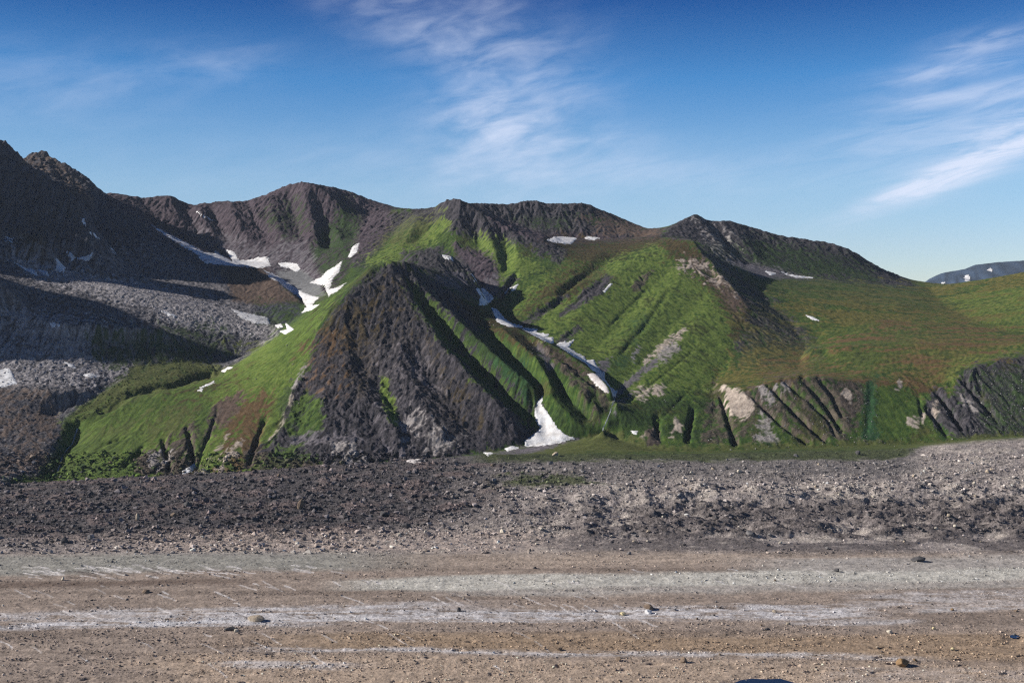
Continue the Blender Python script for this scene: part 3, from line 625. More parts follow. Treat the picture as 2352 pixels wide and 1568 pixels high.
Vt = Vg + (Ug-1200)*.004*np.clip((1450-Vg)/60, -1, 1)*4 + 9*bandw + 3*band
def mixc(c, c2, a): return c*(1-a[..., None])+np.array(c2)*a[..., None]
def bandm(lo, hi, s=7): return smooth(Vt, lo-s, lo+s)*(1-smooth(Vt, hi-s, hi+s))
cg = np.ones(Xg.shape+(3,))*np.array((.29, .243, .21))
cg = mixc(cg, (.20,.165,.142), smooth(band, -.05, .35)*.8)
cg = mixc(cg, (.37,.30,.24), bandm(1510, 1800, 14)*smooth(Ug+300*bandw, 250, 500))
cg = mixc(cg, (.30,.225,.155), bandm(1455, 1500, 10)*smooth(Ug, 300, 900)*.8)
cg = mixc(cg, (.27,.27,.25), bandm(1255, 1300)*(1-smooth(Ug, 700, 1100)))
cg = mixc(cg, (.35,.295,.25), bandm(1262, 1300)*smooth(Ug, 900, 1300))
cg = mixc(cg, (.34,.325,.31), bandm(1292, 1328)*smooth(Ug, 1600, 1900))
cg = mixc(cg, (.45,.45,.42), bandm(1322, 1352, 5)*smooth(Ug, 700, 900))
cg = mixc(cg, (.36,.35,.335), bandm(1350, 1368)*smooth(Ug, 900, 1200)*.8)
cg = mixc(cg, (.16,.125,.105), bandm(1318, 1332, 5)*(1-smooth(Ug, 400, 700)))
bw2 = fbm(Xg/70, Yg/9, 4, 151, .6)
Vt = Vt-15*(1-smooth(Ug, -80, 520))*smooth(Vg, 1375, 1420)*(1-smooth(Vg, 1465, 1500))
def white(lo, hi, am, c=(.52,.53,.565), s=5):
    global cg
    cg = mixc(cg, c, np.clip(bandm(lo, hi, s)*am*smooth(1.3*bw2+.5*nz1+.4*nz2, -.6, .3), 0, 1))
white(1382, 1397, .75*(1-smooth(Ug, 900, 1250))); white(1398, 1426, .85*(1-smooth(Ug, 1900, 2100))*smooth(Ug, -200, 500)); white(1412, 1434, .85*(1-smooth(Ug, 500, 900)))
white(1375, 1400, .5*smooth(Ug, 1900, 2050)); white(1403, 1412, .8*smooth(Ug, 2050, 2150)); white(1428, 1436, .7*smooth(Ug, 1750, 1900)*(1-smooth(Ug, 2050, 2150)))
white(1492, 1503, .7*smooth(Ug, 500, 700)*(1-smooth(Ug, 2000, 2200))); white(1528, 1545, .6*(1-smooth(Ug, 700, 900))*smooth(Ug, 450, 560)); white(1520, 1560, .4*smooth(Ug, 1850, 1950), (.36,.34,.34))
# crevasse lines of bare ice
rs = random.Random(5)
for i in range(215):
    z_ = rs.random()
    if z_ < .36: u, v, l_, k = rs.triangular(-10, 900, 120), rs.triangular(1292, 1326, 1308), rs.uniform(14, 46), rs.uniform(.13, .26)
    elif z_ < .8: u, v, l_, k = rs.uniform(-20, 1500), rs.uniform(1330, 1425), rs.uniform(14, 55), rs.uniform(.28, .5)
    elif z_ < .9: u, v, l_, k = rs.uniform(1100, 2300), rs.uniform(1300, 1380), rs.uniform(14, 60), rs.uniform(.15, .35)
    else: u, v, l_, k = rs.uniform(0, 1500), rs.uniform(1425, 1540), rs.uniform(14, 60), rs.uniform(.4, .75)
    pl = [(u, v), (u+l_*.5, v+l_*.5*k+rs.uniform(-2, 2)), (u+l_, v+l_*k)]
    d = sline(pl, Ug, Vg, 6); a = np.where(d < 6, (1-smooth(d+1.1*nz2+.6*nz1, .3, 1.9)), 0)*rs.uniform(.4, 1.0)*smooth(bw2+.8*nz1, -.65, -.05)
    cg = mixc(cg, (.66,.65,.66) if i % 4 else (.10,.085,.08), a)
# moraine colours
dark = mor*smooth(1150-Ug+260*hum+90*nz1-2.2*(Vg-1150)*smooth(Vg, 1150, 1250)*2, -160, 200)
lightm = np.ones(Xg.shape+(3,))*np.array((.25,.228,.222)); lightm = mixc(lightm, (.32,.295,.275), smooth(hum+.5*nz1, -.1, .35)); lightm = mixc(lightm, (.10,.09,.092), smooth(hum2, .2, .55)*right*(1-smooth(Yg, 1880, 1960))*.85)
darkm = np.ones(Xg.shape+(3,))*np.array((.085,.08,.086)); darkm = mixc(darkm, (.145,.12,.12), smooth(hum, -.05, .3)); 
lightm *= 1.12; lightm = mixc(lightm, (.15,.143,.145), (1-smooth(Vg+22*hum+.012*(Ug-1200), 1085, 1120))*(1-smooth(Ug, 2080, 2140))*.85); mc = lightm*(1-dark[..., None])+darkm*dark[..., None]
mc = mixc(mc, (.40,.34,.305), smooth(Vg, 1205, 1235)*(1-smooth(Vg, 1262, 1272))*(1-smooth(Ug, 1150, 1400))*.75*smooth(nz1, -.35, .1)*smooth(Ug, 0, 500))
gp = smooth(1-np.abs((Ug-1250)/260)+.9*hum, .5, .9)*smooth(1-np.abs((Vg-1105)/32)+.8*nz1, .4, .8)
gp = np.maximum(gp, (1-smooth(Vg+8*hum+7*nz1+.006*(Ug-1300)+62*smooth(Ug, 2030, 2220), 1054, 1066))*smooth(Ug, 1060, 1130)*(1-smooth(Ug+20*nz1, 2100, 2130)))
mc = mixc(mc, (.045,.065,.018), gp*.85)
mm_ = np.clip(smooth(Yg+25*band, 1585, 1650), 0, 1)
cg = cg*(1-mm_[..., None])+mc*mm_[..., None]
cg = cg*np.array((1.03, .985, .96)); cg *= (1+.36*nz1+.42*nz2)[..., None]
ft = foot[..., None]; COL[G] = COL[G]*(1-ft)+cg*ft; ST[G] = ST[G]*(1-foot)+(.5+1.2*mor)*foot
COL = np.clip(COL, .004, .9)
Vf = proj_v(Z)
vis = Vf < np.concatenate([np.full((1, X.shape[1]), 1e9), np.minimum.accumulate(Vf, 0)[:-1]])+2.5

# ---------------------------------------------------------------- terrain material and pieces
def terrain_material():
    m = bpy.data.materials.new('terrain'); m.use_nodes = True; t = m.node_tree; b = t.nodes['Principled BSDF']
    b.inputs['Roughness'].default_value = .95; b.inputs['Specular IOR Level'].default_value = .15
    at = t.nodes.new('ShaderNodeAttribute'); at.attribute_name = 'Col'
    st = t.nodes.new('ShaderNodeAttribute'); st.attribute_name = 'stone'
    g = t.nodes.new('ShaderNodeNewGeometry')
    def nz(scale, det, rough=.65):
        n = t.nodes.new('ShaderNodeTexNoise'); n.inputs['Scale'].default_value = scale; n.inputs['Detail'].default_value = det
        n.inputs['Roughness'].default_value = rough; t.links.new(g.outputs['Position'], n.inputs['Vector']); return n.outputs['Fac']
    n1 = nz(.35, 4, .75); n2 = nz(.06, 6, .72)
    v = nmath('MULTIPLY_ADD', nmath('SUBTRACT', n1, .5, tree=t), nmath('MULTIPLY_ADD', st.outputs['Fac'], 1.5, 1.2, tree=t), nmath('MULTIPLY_ADD', n2, 1.7, .15, tree=t), tree=t)
    v = nmath('MAXIMUM', v, .25, tree=t)
    vm = t.nodes.new('ShaderNodeVectorMath'); vm.operation = 'SCALE'; t.links.new(at.outputs['Color'], vm.inputs[0]); t.links.new(v, vm.inputs['Scale'])
    t.links.new(vm.outputs[0], b.inputs['Base Color'])
    bp = t.nodes.new('ShaderNodeBump'); bp.inputs['Distance'].default_value = 2.2
    t.links.new(nmath('MULTIPLY_ADD', st.outputs['Fac'], .5, .15, tree=t, clamp=True), bp.inputs['Strength']); t.links.new(n1, bp.inputs['Height'])
    t.links.new(bp.outputs[0], b.inputs['Normal']); return m
TM = terrain_material()
def meta(o, label=None, cat=None, kind=None, group=None):
    if label: o['label'] = label
    if cat: o['category'] = cat
    if kind: o['kind'] = kind
    if group: o['group'] = group
    return o
def build(name, co, faces, mat, smooth_=True, col_=None, stone_=None):
    me = bpy.data.meshes.new(name); co = np.ascontiguousarray(co, dtype=np.float32); faces = np.asarray(faces, np.int32); k = faces.shape[1]
    me.vertices.add(len(co)); me.vertices.foreach_set('co', co.ravel())
    me.loops.add(faces.size); me.loops.foreach_set('vertex_index', faces.ravel())
    me.polygons.add(len(faces)); me.polygons.foreach_set('loop_start', np.arange(0, faces.size, k, dtype=np.int32))
    me.polygons.foreach_set('use_smooth', np.full(len(faces), smooth_))
    me.update(calc_edges=True)
    if col_ is not None:
        a = me.attributes.new('Col', 'FLOAT_COLOR', 'POINT'); a.data.foreach_set('color', np.concatenate([col_, np.ones((len(col_), 1))], 1).astype(np.float32).ravel())
    if stone_ is not None:
        a = me.attributes.new('stone', 'FLOAT', 'POINT'); a.data.foreach_set('value', stone_.astype(np.float32))
    me.materials.append(mat); o = bpy.data.objects.new(name, me); sc.collection.objects.link(o); return o
ns, nu = X.shape
jj, ii = np.meshgrid(np.arange(ns-1), np.arange(nu-1), indexing='ij')
fa = (jj*nu+ii).ravel(); quads = np.stack([fa, fa+1, fa+1+nu, fa+nu], 1)
REG = [   # name, label, outline in bearing/height px, distance range
 ('glacier', 'flat glacier surface striped with brown debris and pale ice', None),
 ('moraine', 'bouldery grey side moraine between the glacier and the mountains', None),
 ('front_mountain', 'dark cone-shaped mountain with a bright green left slope', [(862,595),(930,590),(990,628),(1100,690),(1200,755),(1290,797),(1370,850),(1405,890),(1416,930),(1386,990),(1230,1022),(1100,1200),(-900,1400),(-900,1100),(0,1101),(100,1080),(128,1085),(150,1035),(180,975),(300,902),(480,864),(640,765),(740,690)]),
 ('right_peak', 'dark pointed peak with a long ridge falling right', [(1515,541),(1600,400),(2140,640),(2140,662),(1990,652),(1830,640),(1740,630),(1665,608),(1600,552),(1540,546)]),
 ('right_spur', 'steep bright green mountain spur right of the snow gully', [(1515,541),(1540,546),(1600,552),(1665,610),(1850,800),(1830,850),(1690,890),(1640,890),(1630,1040),(1230,1100),(1230,1022),(1386,990),(1416,930),(1370,850),(1240,770),(1150,735),(1115,690),(1180,620),(1300,570),(1500,555)]),
 ('right_hillside', 'broad green and rust coloured hillside with an eroded gully cliff', [(1640,890),(1690,890),(1830,850),(1850,800),(1665,610),(1740,630),(1830,640),(1990,652),(2140,662),(2140,600),(3000,200),(3000,1300),(1620,1300)]),
 ('rock_glacier', 'grey rubble benches below the shaded left mountains', [(-900,600),(33,596),(111,614),(300,652),(500,692),(648,750),(640,768),(480,866),(300,902),(180,975),(146,1042),(126,1100),(-900,1400)]),
 ('left_mountain', 'tall dark left mountains standing in shadow', [(-900,0),(225,0),(225,440),(300,494),(420,570),(500,608),(560,606),(640,647),(700,702),(648,750),(500,692),(300,652),(111,614),(33,596),(-900,600)]),
 ('back_mountain', 'purple-brown rocky ridge line behind with snow at its foot', None)]
cu = (U[:-1, :-1]+U[1:, 1:])/2; cv = (Vf[:-1, :-1]+Vf[1:, 1:])/2; cy = (Y[:-1, :-1]+Y[1:, 1:])/2
lab = np.full(cu.shape, 8)
for k in range(7, 1, -1):
    lab[sdist(REG[k][2], cu, cv, 5) > 0] = k
lab[cy < 2440] = 1; lab[cy < 1620+14*fbm(cu/200, cy/50, 2, 3)] = 0
lab = lab.ravel()
P3 = np.stack([X, Y, Z], -1).reshape(-1, 3); C3 = COL.reshape(-1, 3); S3 = ST.ravel()
for k, (nm, lb, _) in enumerate(REG):
    q = quads[lab == k]; us, inv = np.unique(q, return_inverse=True)
    o = build(nm, P3[us], inv.reshape(-1, 4), TM, True, C3[us], S3[us]); meta(o, lb, None, 'structure')
#@@OBJECTS
# ---------------------------------------------------------------- placing things on the terrain
VM = np.ascontiguousarray(np.minimum.accumulate(Vf, 0).T); ZT = np.ascontiguousarray(Z.T); CT = np.ascontiguousarray(COL.transpose(1, 0, 2))
def hit(u, v):
    i = int(np.clip(np.searchsorted(uu, u), 1, nu-1)); i = i-1 if abs(uu[i-1]-u) < abs(uu[i]-u) else i
    j = int(np.searchsorted(-VM[i], -v)); j = min(max(j, 1), ns-1)
    return (u-CX)*yy[j]/FPX, yy[j], ZT[i, j], CT[i, j]
def simple_mat(name, c1, c2, scale, rough=.9, bump=.4, dist=.5, spec=.2, sss=0):
    m = bpy.data.materials.new(name); m.use_nodes = True; t = m.node_tree; b = t.nodes['Principled BSDF']
    b.inputs['Roughness'].default_value = rough; b.inputs['Specular IOR Level'].default_value = spec
    g = t.nodes.new('ShaderNodeNewGeometry'); n = t.nodes.new('ShaderNodeTexNoise'); n.inputs['Scale'].default_value = scale
    n.inputs['Detail'].default_value = 6; n.inputs['Roughness'].default_value = .65; t.links.new(g.outputs['Position'], n.inputs['Vector'])
    mr = t.nodes.new('ShaderNodeMapRange'); mr.inputs[1].default_value = .35; mr.inputs[2].default_value = .65; t.links.new(n.outputs['Fac'], mr.inputs[0])
    t.links.new(nmix(mr.outputs[0], c1, c2, tree=t), b.inputs['Base Color'])
    bp = t.nodes.new('ShaderNodeBump'); bp.inputs['Distance'].default_value = dist; bp.inputs['Strength'].default_value = bump
    t.links.new(n.outputs['Fac'], bp.inputs['Height']); t.links.new(bp.outputs[0], b.inputs['Normal']); return m

# snow
SNOW = simple_mat('snow', (.60,.575,.56), (.88,.88,.90), .055, .6, .7, 3.0, .3)
DIRTY = simple_mat('dirty_snow', (.74,.71,.70), (.52,.46,.43), .12, .7, .5, 2.0, .2)
SN = [
 ('long curved snow band along the foot of the purple-brown cirque wall', [(343,515),(390,537),(450,567),(468,579),(492,583),(494,573),(507,586),(534,600),(518,573),(537,577),(549,598),(570,598),(588,592),(615,589),(622,610),(597,616),(540,611),(470,604),(450,584),(390,548)]),
 ('small lobed snow patch above the grey glacier tongue', [(639,605),(657,602),(683,606),(690,618),(680,625),(666,616),(645,612)]),
 ('white snow strip running down the left side of the grey ice tongue', [(602,619),(626,628),(656,645),(686,666),(708,677),(733,683),(722,694),(710,708),(700,700),(695,686),(678,675),(648,656),(618,637)]),
 ('small pointed snow patch just left of the cone mountain slope below the ice tongue', [(694,718),(704,703),(735,699),(722,710)]),
 ('forked snow patch in the valley between the cirque wall and the cone', [(786,599),(779,625),(766,637),(757,664),(775,660),(795,650),(776,668),(754,680),(744,656),(712,649),(738,636),(753,621),(768,613)]),
 ('thin snow streak high in the ravine behind the cone summit', [(800,590),(810,568),(825,558),(820,577),(806,590)]),
 ('small snow patch on purple scree behind the cone summit', [(1013,586),(1023,582),(1038,589),(1041,599),(1026,596)]),
 ('wedge shaped snow patch at the head of the main gully', [(1094,663),(1113,665),(1133,685),(1114,701),(1102,698),(1104,679)]),
 ('narrow snow sliver above the wedge shaped patch of the main gully', [(1081,626),(1092,633),(1101,651),(1092,647)]),
 ('slanting snow patch on the green slope right of the gully head', [(1158,674),(1172,659),(1190,653),(1183,664),(1162,675)]),
 ('thin winding snow ribbon at the upper bend of the main gully', [(1132,709),(1140,711),(1150,722),(1160,734),(1175,744),(1198,750),(1172,749),(1152,743),(1143,738)]),
 ('jagged snow ribbon in the middle of the main gully', [(1201,754),(1234,757),(1230,764),(1259,769),(1252,776),(1269,775),(1270,787),(1253,783),(1225,768)]),
 ('toothed snow ribbon in the lower middle of the main gully', [(1280,791),(1297,785),(1302,789),(1317,781),(1305,798),(1323,811),(1341,820),(1349,833),(1322,819)]),
 ('short snow piece under the dark bank of the main gully', [(1346,830),(1363,828),(1367,838),(1380,855),(1362,849)]),
 ('grey-white snow tongue at the lowest bend of the main gully', [(1350,860),(1388,855),(1386,869),(1401,891),(1416,899),(1413,910),(1399,904),(1369,884)]),
 ('large white snow fan spreading at the right foot of the cone mountain', [(1226,932),(1246,910),(1246,929),(1262,953),(1280,981),(1298,997),(1320,1007),(1267,1020),(1234,1024),(1206,1024),(1204,1013),(1225,997),(1241,983),(1231,965)]),
 ('small snow remnant just left of the large snow fan', [(1160,1030),(1177,1024),(1191,1028),(1165,1035)]),
 ('tiny low snow remnant on the gravel at the cone foot', [(1112,1039),(1132,1040),(1120,1046)]),
 ('dirty snow lump at the bottom of the dark cone gully', [(934,1042),(945,1039),(980,1058),(951,1064),(934,1060)]),
 ('curved snow patch in the eroded bank at the left mountain foot', [(420,1081),(447,1064),(452,1071),(441,1083),(419,1089)]),
 ('thin slanting snow streak on the lower left green slope', [(458,890),(492,874),(493,878),(480,885),(460,892)]),
 ('tiny snow dash below the slanting streak on the green slope', [(453,896),(466,893),(464,898)]),
 ('small snow streak in the ravine beside the green slope', [(509,853),(522,843),(534,843),(522,851)]),
 ('broad snow sheet on grey rubble left of the cone slope', [(530,709),(555,716),(616,730),(622,745),(585,742),(555,731)]),
 ('tiny snow patch right of the broad sheet on the rubble', [(632,747),(645,744),(649,750),(638,752)]),
 ('bow shaped snow patch touching the green cone slope', [(656,742),(674,756),(655,767),(642,761),(660,757)]),
 ('narrow snow streak in the middle of the lit rubble band', [(364,710),(390,719),(407,726),(399,729),(375,719)]),
 ('small snow patch on the shaded lower rubble bench', [(113,741),(132,741),(146,753),(120,752)]),
 ('bright snow patch cut by the left edge of the picture', [(-40,848),(24,846),(31,862),(39,880),(15,887),(-40,893)]),
 ('oval snow patch at the edge of the lower grey bench', [(191,861),(207,856),(233,865),(204,868)]),
 ('faint snow strip above the oval patch on the lower bench', [(149,832),(168,837),(175,845),(160,842)]),
 ('tall snow patch below the dark cliff beside the lit rock knob', [(127,588),(144,595),(152,607),(147,625),(127,621),(131,607)]),
 ('slanted snow patch directly under the shaded left cliff', [(149,576),(162,580),(173,592),(165,598)]),
 ('curved snow patch at the lower tip of the shaded left cliff', [(176,592),(198,588),(217,575),(208,597),(195,601)]),
 ('long snow strip at the upper end of the lit rubble band', [(32,602),(54,613),(81,621),(88,634),(69,627)]),
 ('short snow dash under the lit rock knob', [(89,620),(108,624),(111,633),(100,630)]),
 ('small snow patch on the dark face left of the rock knob', [(9,545),(31,546),(28,557),(11,557)]),
 ('thin snow line at the top of the shaded couloir', [(183,500),(193,502),(199,521),(189,512)]),
 ('slanting snow line in the middle of the shaded couloir', [(195,524),(210,531),(229,549),(221,548)]),
 ('short snow line at the bottom of the shaded couloir', [(252,569),(262,573),(276,585),(265,582)]),
 ('thin snow streak under the notch in the far skyline', [(446,482),(462,489),(471,496),(493,508),(462,498)]),
 ('wide ragged snow patch in the far high basin', [(1255,551),(1273,544),(1309,543),(1327,546),(1312,561),(1291,559),(1270,556)]),
 ('small flat snow patch right of the wide one in the far basin', [(1342,545),(1351,543),(1377,547),(1366,551),(1345,550)]),
 ('thin snow line at the foot of the dark ravine wall on the green spur', [(1386,668),(1403,650),(1406,652),(1390,670)]),
 ('short snow strip at the foot of the pointed right peak', [(1758,623),(1782,628),(1771,632)]),
 ('long thin snow strip at the foot of the right peak ridge', [(1791,624),(1819,631),(1872,638),(1828,638)]),
 ('thin snow dash in the middle of the right hillside', [(1851,724),(1866,728),(1881,736),(1865,733)]),
 ('tiny snow spot beside the dark outcrop at the green spur foot', [(1449,989),(1465,990),(1462,996),(1454,996)]),
]
def largest(f):      # biggest connected piece of a face mask
    lab_ = np.where(f, np.arange(1, f.size+1).reshape(f.shape), 0)
    for _ in range(4000):
        p = np.pad(lab_, 1); n_ = np.where(f, np.maximum.reduce([lab_, p[:-2, 1:-1], p[2:, 1:-1], p[1:-1, :-2], p[1:-1, 2:]]), 0)
        if (n_ == lab_).all(): break
        lab_ = n_
    v_, c_ = np.unique(lab_[lab_ > 0], return_counts=True)
    return lab_ == v_[np.argmax(c_)]
Zsn = blur(Z, 2); Vsn = proj_v(Zsn)
visn = vis | (Vsn < VM.T+3)
for k, (lb, poly) in enumerate(SN):
    pa = np.array(poly, float); i0, i1 = np.searchsorted(uu, [pa[:, 0].min()-6, pa[:, 0].max()+6]); j0 = jm-20
    u_, v_ = U[j0:, i0:i1], Vsn[j0:, i0:i1]
    d = sdist(poly, u_, v_, 6)
    xs, ys = X[j0:, i0:i1], Y[j0:, i0:i1]
    rib_ = 'main gully' in lb
    small = (pa[:, 0].max()-pa[:, 0].min()) < 35
    nn = fbm(xs/9, ys/9, 3, 200+k); d = d+nn*(1.0 if small else 3.4)+(1.0 if small else .3)+(1.6 if rib_ else 0)
    ok = (d > -1.4) & visn[j0:, i0:i1]
    f = ok[:-1, :-1] & ok[1:, :-1] & ok[:-1, 1:] & ok[1:, 1:]
    w_ = i1-i0; jj_, ii_ = np.nonzero(f)
    if len(jj_) < 3: print('no snow', lb); continue
    f = largest(f); jj_, ii_ = np.nonzero(f)
    a = jj_*w_+ii_; q = np.stack([a, a+1, a+1+w_, a+w_], 1); us, inv = np.unique(q, return_inverse=True)
    lift = np.clip(d*.55, -1.0, 1.8)
    co = np.stack([xs, ys, Zsn[j0:, i0:i1]+lift], -1).reshape(-1, 3)[us]
    c0 = co.mean(0); dirty = 'dirty' in lb or 'grey-white' in lb
    o = build('snow_patch', co-c0, inv.reshape(-1, 4), DIRTY if dirty else SNOW); o.location = c0
    meta(o, lb, 'snow patch', None, 'snow patches left in the gullies and on the slopes')

# streams
WATER = simple_mat('stream_water', (.10,.13,.14), (.5,.52,.52), .25, .25, .6, 1.0, .5)
def ribbon(pl, wpx, name, label):
    pts = [hit(a[0], a[1]) for a in densify([(p[0], p[1], 0) for p in pl], 3)]
    q = np.array([[p[0], p[1], p[2]+.6] for p in pts]); q[:, 2] = np.minimum.accumulate(q[:, 2])+.3; co = []; rr = random.Random(1)
    for p in q: w2 = wpx*p[1]/FPX*rr.uniform(.5, 1.2); s_ = rr.uniform(-1, 1); co += [(p[0]-w2+s_, p[1], p[2]), (p[0]+w2+s_, p[1], p[2])]
    n = len(q); meta(build(name, np.array(co), [[2*i, 2*i+1, 2*i+3, 2*i+2] for i in range(n-1)], WATER), label, None, 'structure')
ribbon([(178,985),(172,1002),(166,1020),(152,1036),(142,1052),(136,1072),(128,1097)], 1.8, 'stream', 'narrow white-flecked stream below the dark bank at the left')
ribbon([(1413,912),(1406,935),(1396,962),(1384,990)], 1.6, 'stream', 'small stream leaving the snow gully right of the cone')

# rocks
def hull_mesh(seed, n, sx, sy, sz):
    r = random.Random(seed); bm = bmesh.new()
    for _ in range(n):
        v = Vector((r.gauss(0, 1), r.gauss(0, 1), r.gauss(0, 1))).normalized()*r.uniform(.8, 1)
        bm.verts.new((v.x*sx, v.y*sy, max(v.z*sz, -sz*.45)))
    bmesh.ops.convex_hull(bm, input=bm.verts)
    for v in [v for v in bm.verts if not v.link_faces]: bm.verts.remove(v)
    bmesh.ops.triangulate(bm, faces=bm.faces); return bm
temps = []
for k in range(14):
    bm = hull_mesh(900+k, 10, .5, .5, .42); bm.verts.ensure_lookup_table()
    for i, v in enumerate(bm.verts): v.index = i
    temps.append((np.array([v.co[:] for v in bm.verts]), np.array([[v.index for v in f.verts] for f in bm.faces]))); bm.free()
STONE = bpy.data.materials.new('loose_stone'); STONE.use_nodes = True
_t = STONE.node_tree; _b = _t.nodes['Principled BSDF']; _b.inputs['Roughness'].default_value = .9; _b.inputs['Specular IOR Level'].default_value = .2
_a = _t.nodes.new('ShaderNodeAttribute'); _a.attribute_name = 'Col'; _t.links.new(_a.outputs['Color'], _b.inputs['Base Color'])
def rubble(name, label, cat, samples):
    cos, fs, cs = [], [], []; off = 0; rr = np.random.RandomState(len(samples))
    for (u, v, s, c) in samples:
        x, y, z, g = hit(u, v); T, F = temps[rr.randint(len(temps))]; m = s*y/FPX; a = rr.rand()*6.28
        R = np.array([[math.cos(a), -math.sin(a), 0], [math.sin(a), math.cos(a), 0], [0, 0, 1]])
        p = (T*np.array([m*rr.uniform(.8, 1.5), m*rr.uniform(.8, 1.3), m*rr.uniform(.7, 1.25)]))@R.T+np.array([x, y, z+.12*m])
        cc = np.array(c) if c is not None else np.clip(g*rr.choice([.55, .8, 1.0, 1.25, 1.6, 2.1], p=[.15,.2,.25,.2,.13,.07]), .02, .65)
        cos.append(p); fs.append(F+off); cs.append(np.tile(cc, (len(p), 1))); off += len(p)
    o = build(name, np.concatenate(cos), np.concatenate(fs), STONE, False, np.concatenate(cs)); meta(o, label, cat, 'stuff'); return o
r = random.Random(11); S = []
def psize(lo, hi, k=2.2): return min(hi, lo*(1-r.random())**(-1/k))
while len(S) < 26000:
    u, v = r.uniform(-45, 2400), r.uniform(1040, 1272)
    dk = 1150-u-2.2*max(0, v-1180)+r.uniform(-260, 260)
    den = .9 if dk > 0 else (.8 if v < 1130 else .38)
    if 1050 < u < 2120 and v < 1062: den = .1
    if v > 1225: den *= .8 if u < 1200 else .5
    if r.random() < den: S.append((u, v, psize(2.6 if dk > 0 else 2.0, 15 if dk > 0 else 10, 2.1), None))
rubble('rubble', 'grey boulder rubble covering the side moraine', 'rubble', S)
S = []
nzc = fbm(np.array([r.random()*0+i for i in range(1)]), np.zeros(1), 1)
while len(S) < 26000:
    u, v = r.uniform(-45, 2400), 1262+306*r.random()**1.15
    c = float(fbm(np.array([u/160.]), np.array([v/14.]), 2, 31)[0])
    if r.random() < np.clip(.25+1.6*c+(.35 if v > 1430 else 0), .04, 1): S.append((u, v, psize(1.4 if v < 1420 else 1.9, 7, 2.6), None))
rubble('glacier_debris', 'small brown stones strewn over the glacier surface', 'stones', S)
S = []
while len(S) < 9000:
    u, v = r.uniform(-40, 645), r.uniform(600, 1100)
    p = np.array([u]), np.array([v])
    if sdist(REG[6][2], p[0], p[1], 5)[0] < 3: continue
    S.append((u, v, psize(1.6, 5, 2.6), None))
rubble('talus', 'angular grey blocks on the benches of the left mountains', 'rubble', S)
S = []
for (ua, ub, va, vb, n) in ((2230,2352,850,1000,650),(1720,1980,880,1020,420),(1975,2020,870,1015,120),(560,1240,700,1060,500),(1640,2352,1000,1035,260),(1500,1640,880,1030,90),(2120,2230,900,1010,140)):
    for _ in range(n):
        k = r.uniform(.13, .32); S.append((r.uniform(ua, ub), r.uniform(va, vb), psize(1.2, 4.5, 3.0), (k, k*.96, k*.95)))
rubble('scattered_stones', 'pale stones scattered over the eroded cliffs and cone slopes', 'stones', S)

def bmat(name, c1, c2): return simple_mat(name, c1, c2, .45, .9, .7, .6)
BM = dict(dark=bmat('boulder_dark', (.05,.047,.05), (.10,.095,.098)), grey=bmat('boulder_grey', (.13,.12,.12), (.22,.21,.21)), tan=bmat('boulder_tan', (.30,.24,.18), (.44,.37,.29)),
          cream=bmat('boulder_cream', (.42,.37,.30), (.60,.54,.45)), yellow=bmat('boulder_yellow', (.48,.40,.22), (.62,.53,.33)), brown=bmat('boulder_brown', (.14,.10,.075), (.22,.165,.12)),
          orange=bmat('boulder_orange', (.17,.105,.055), (.28,.18,.095)))
def boulder_mesh(seed, mk, n=26, fl=1.0):
    bm = hull_mesh(seed, n, .5, .5, .5*fl)
    bmesh.ops.bevel(bm, geom=bm.edges[:], offset=.025, segments=1, affect='EDGES'); me = bpy.data.meshes.new('boulder'); bm.to_mesh(me); bm.free(); me.materials.append(BM[mk]); return me
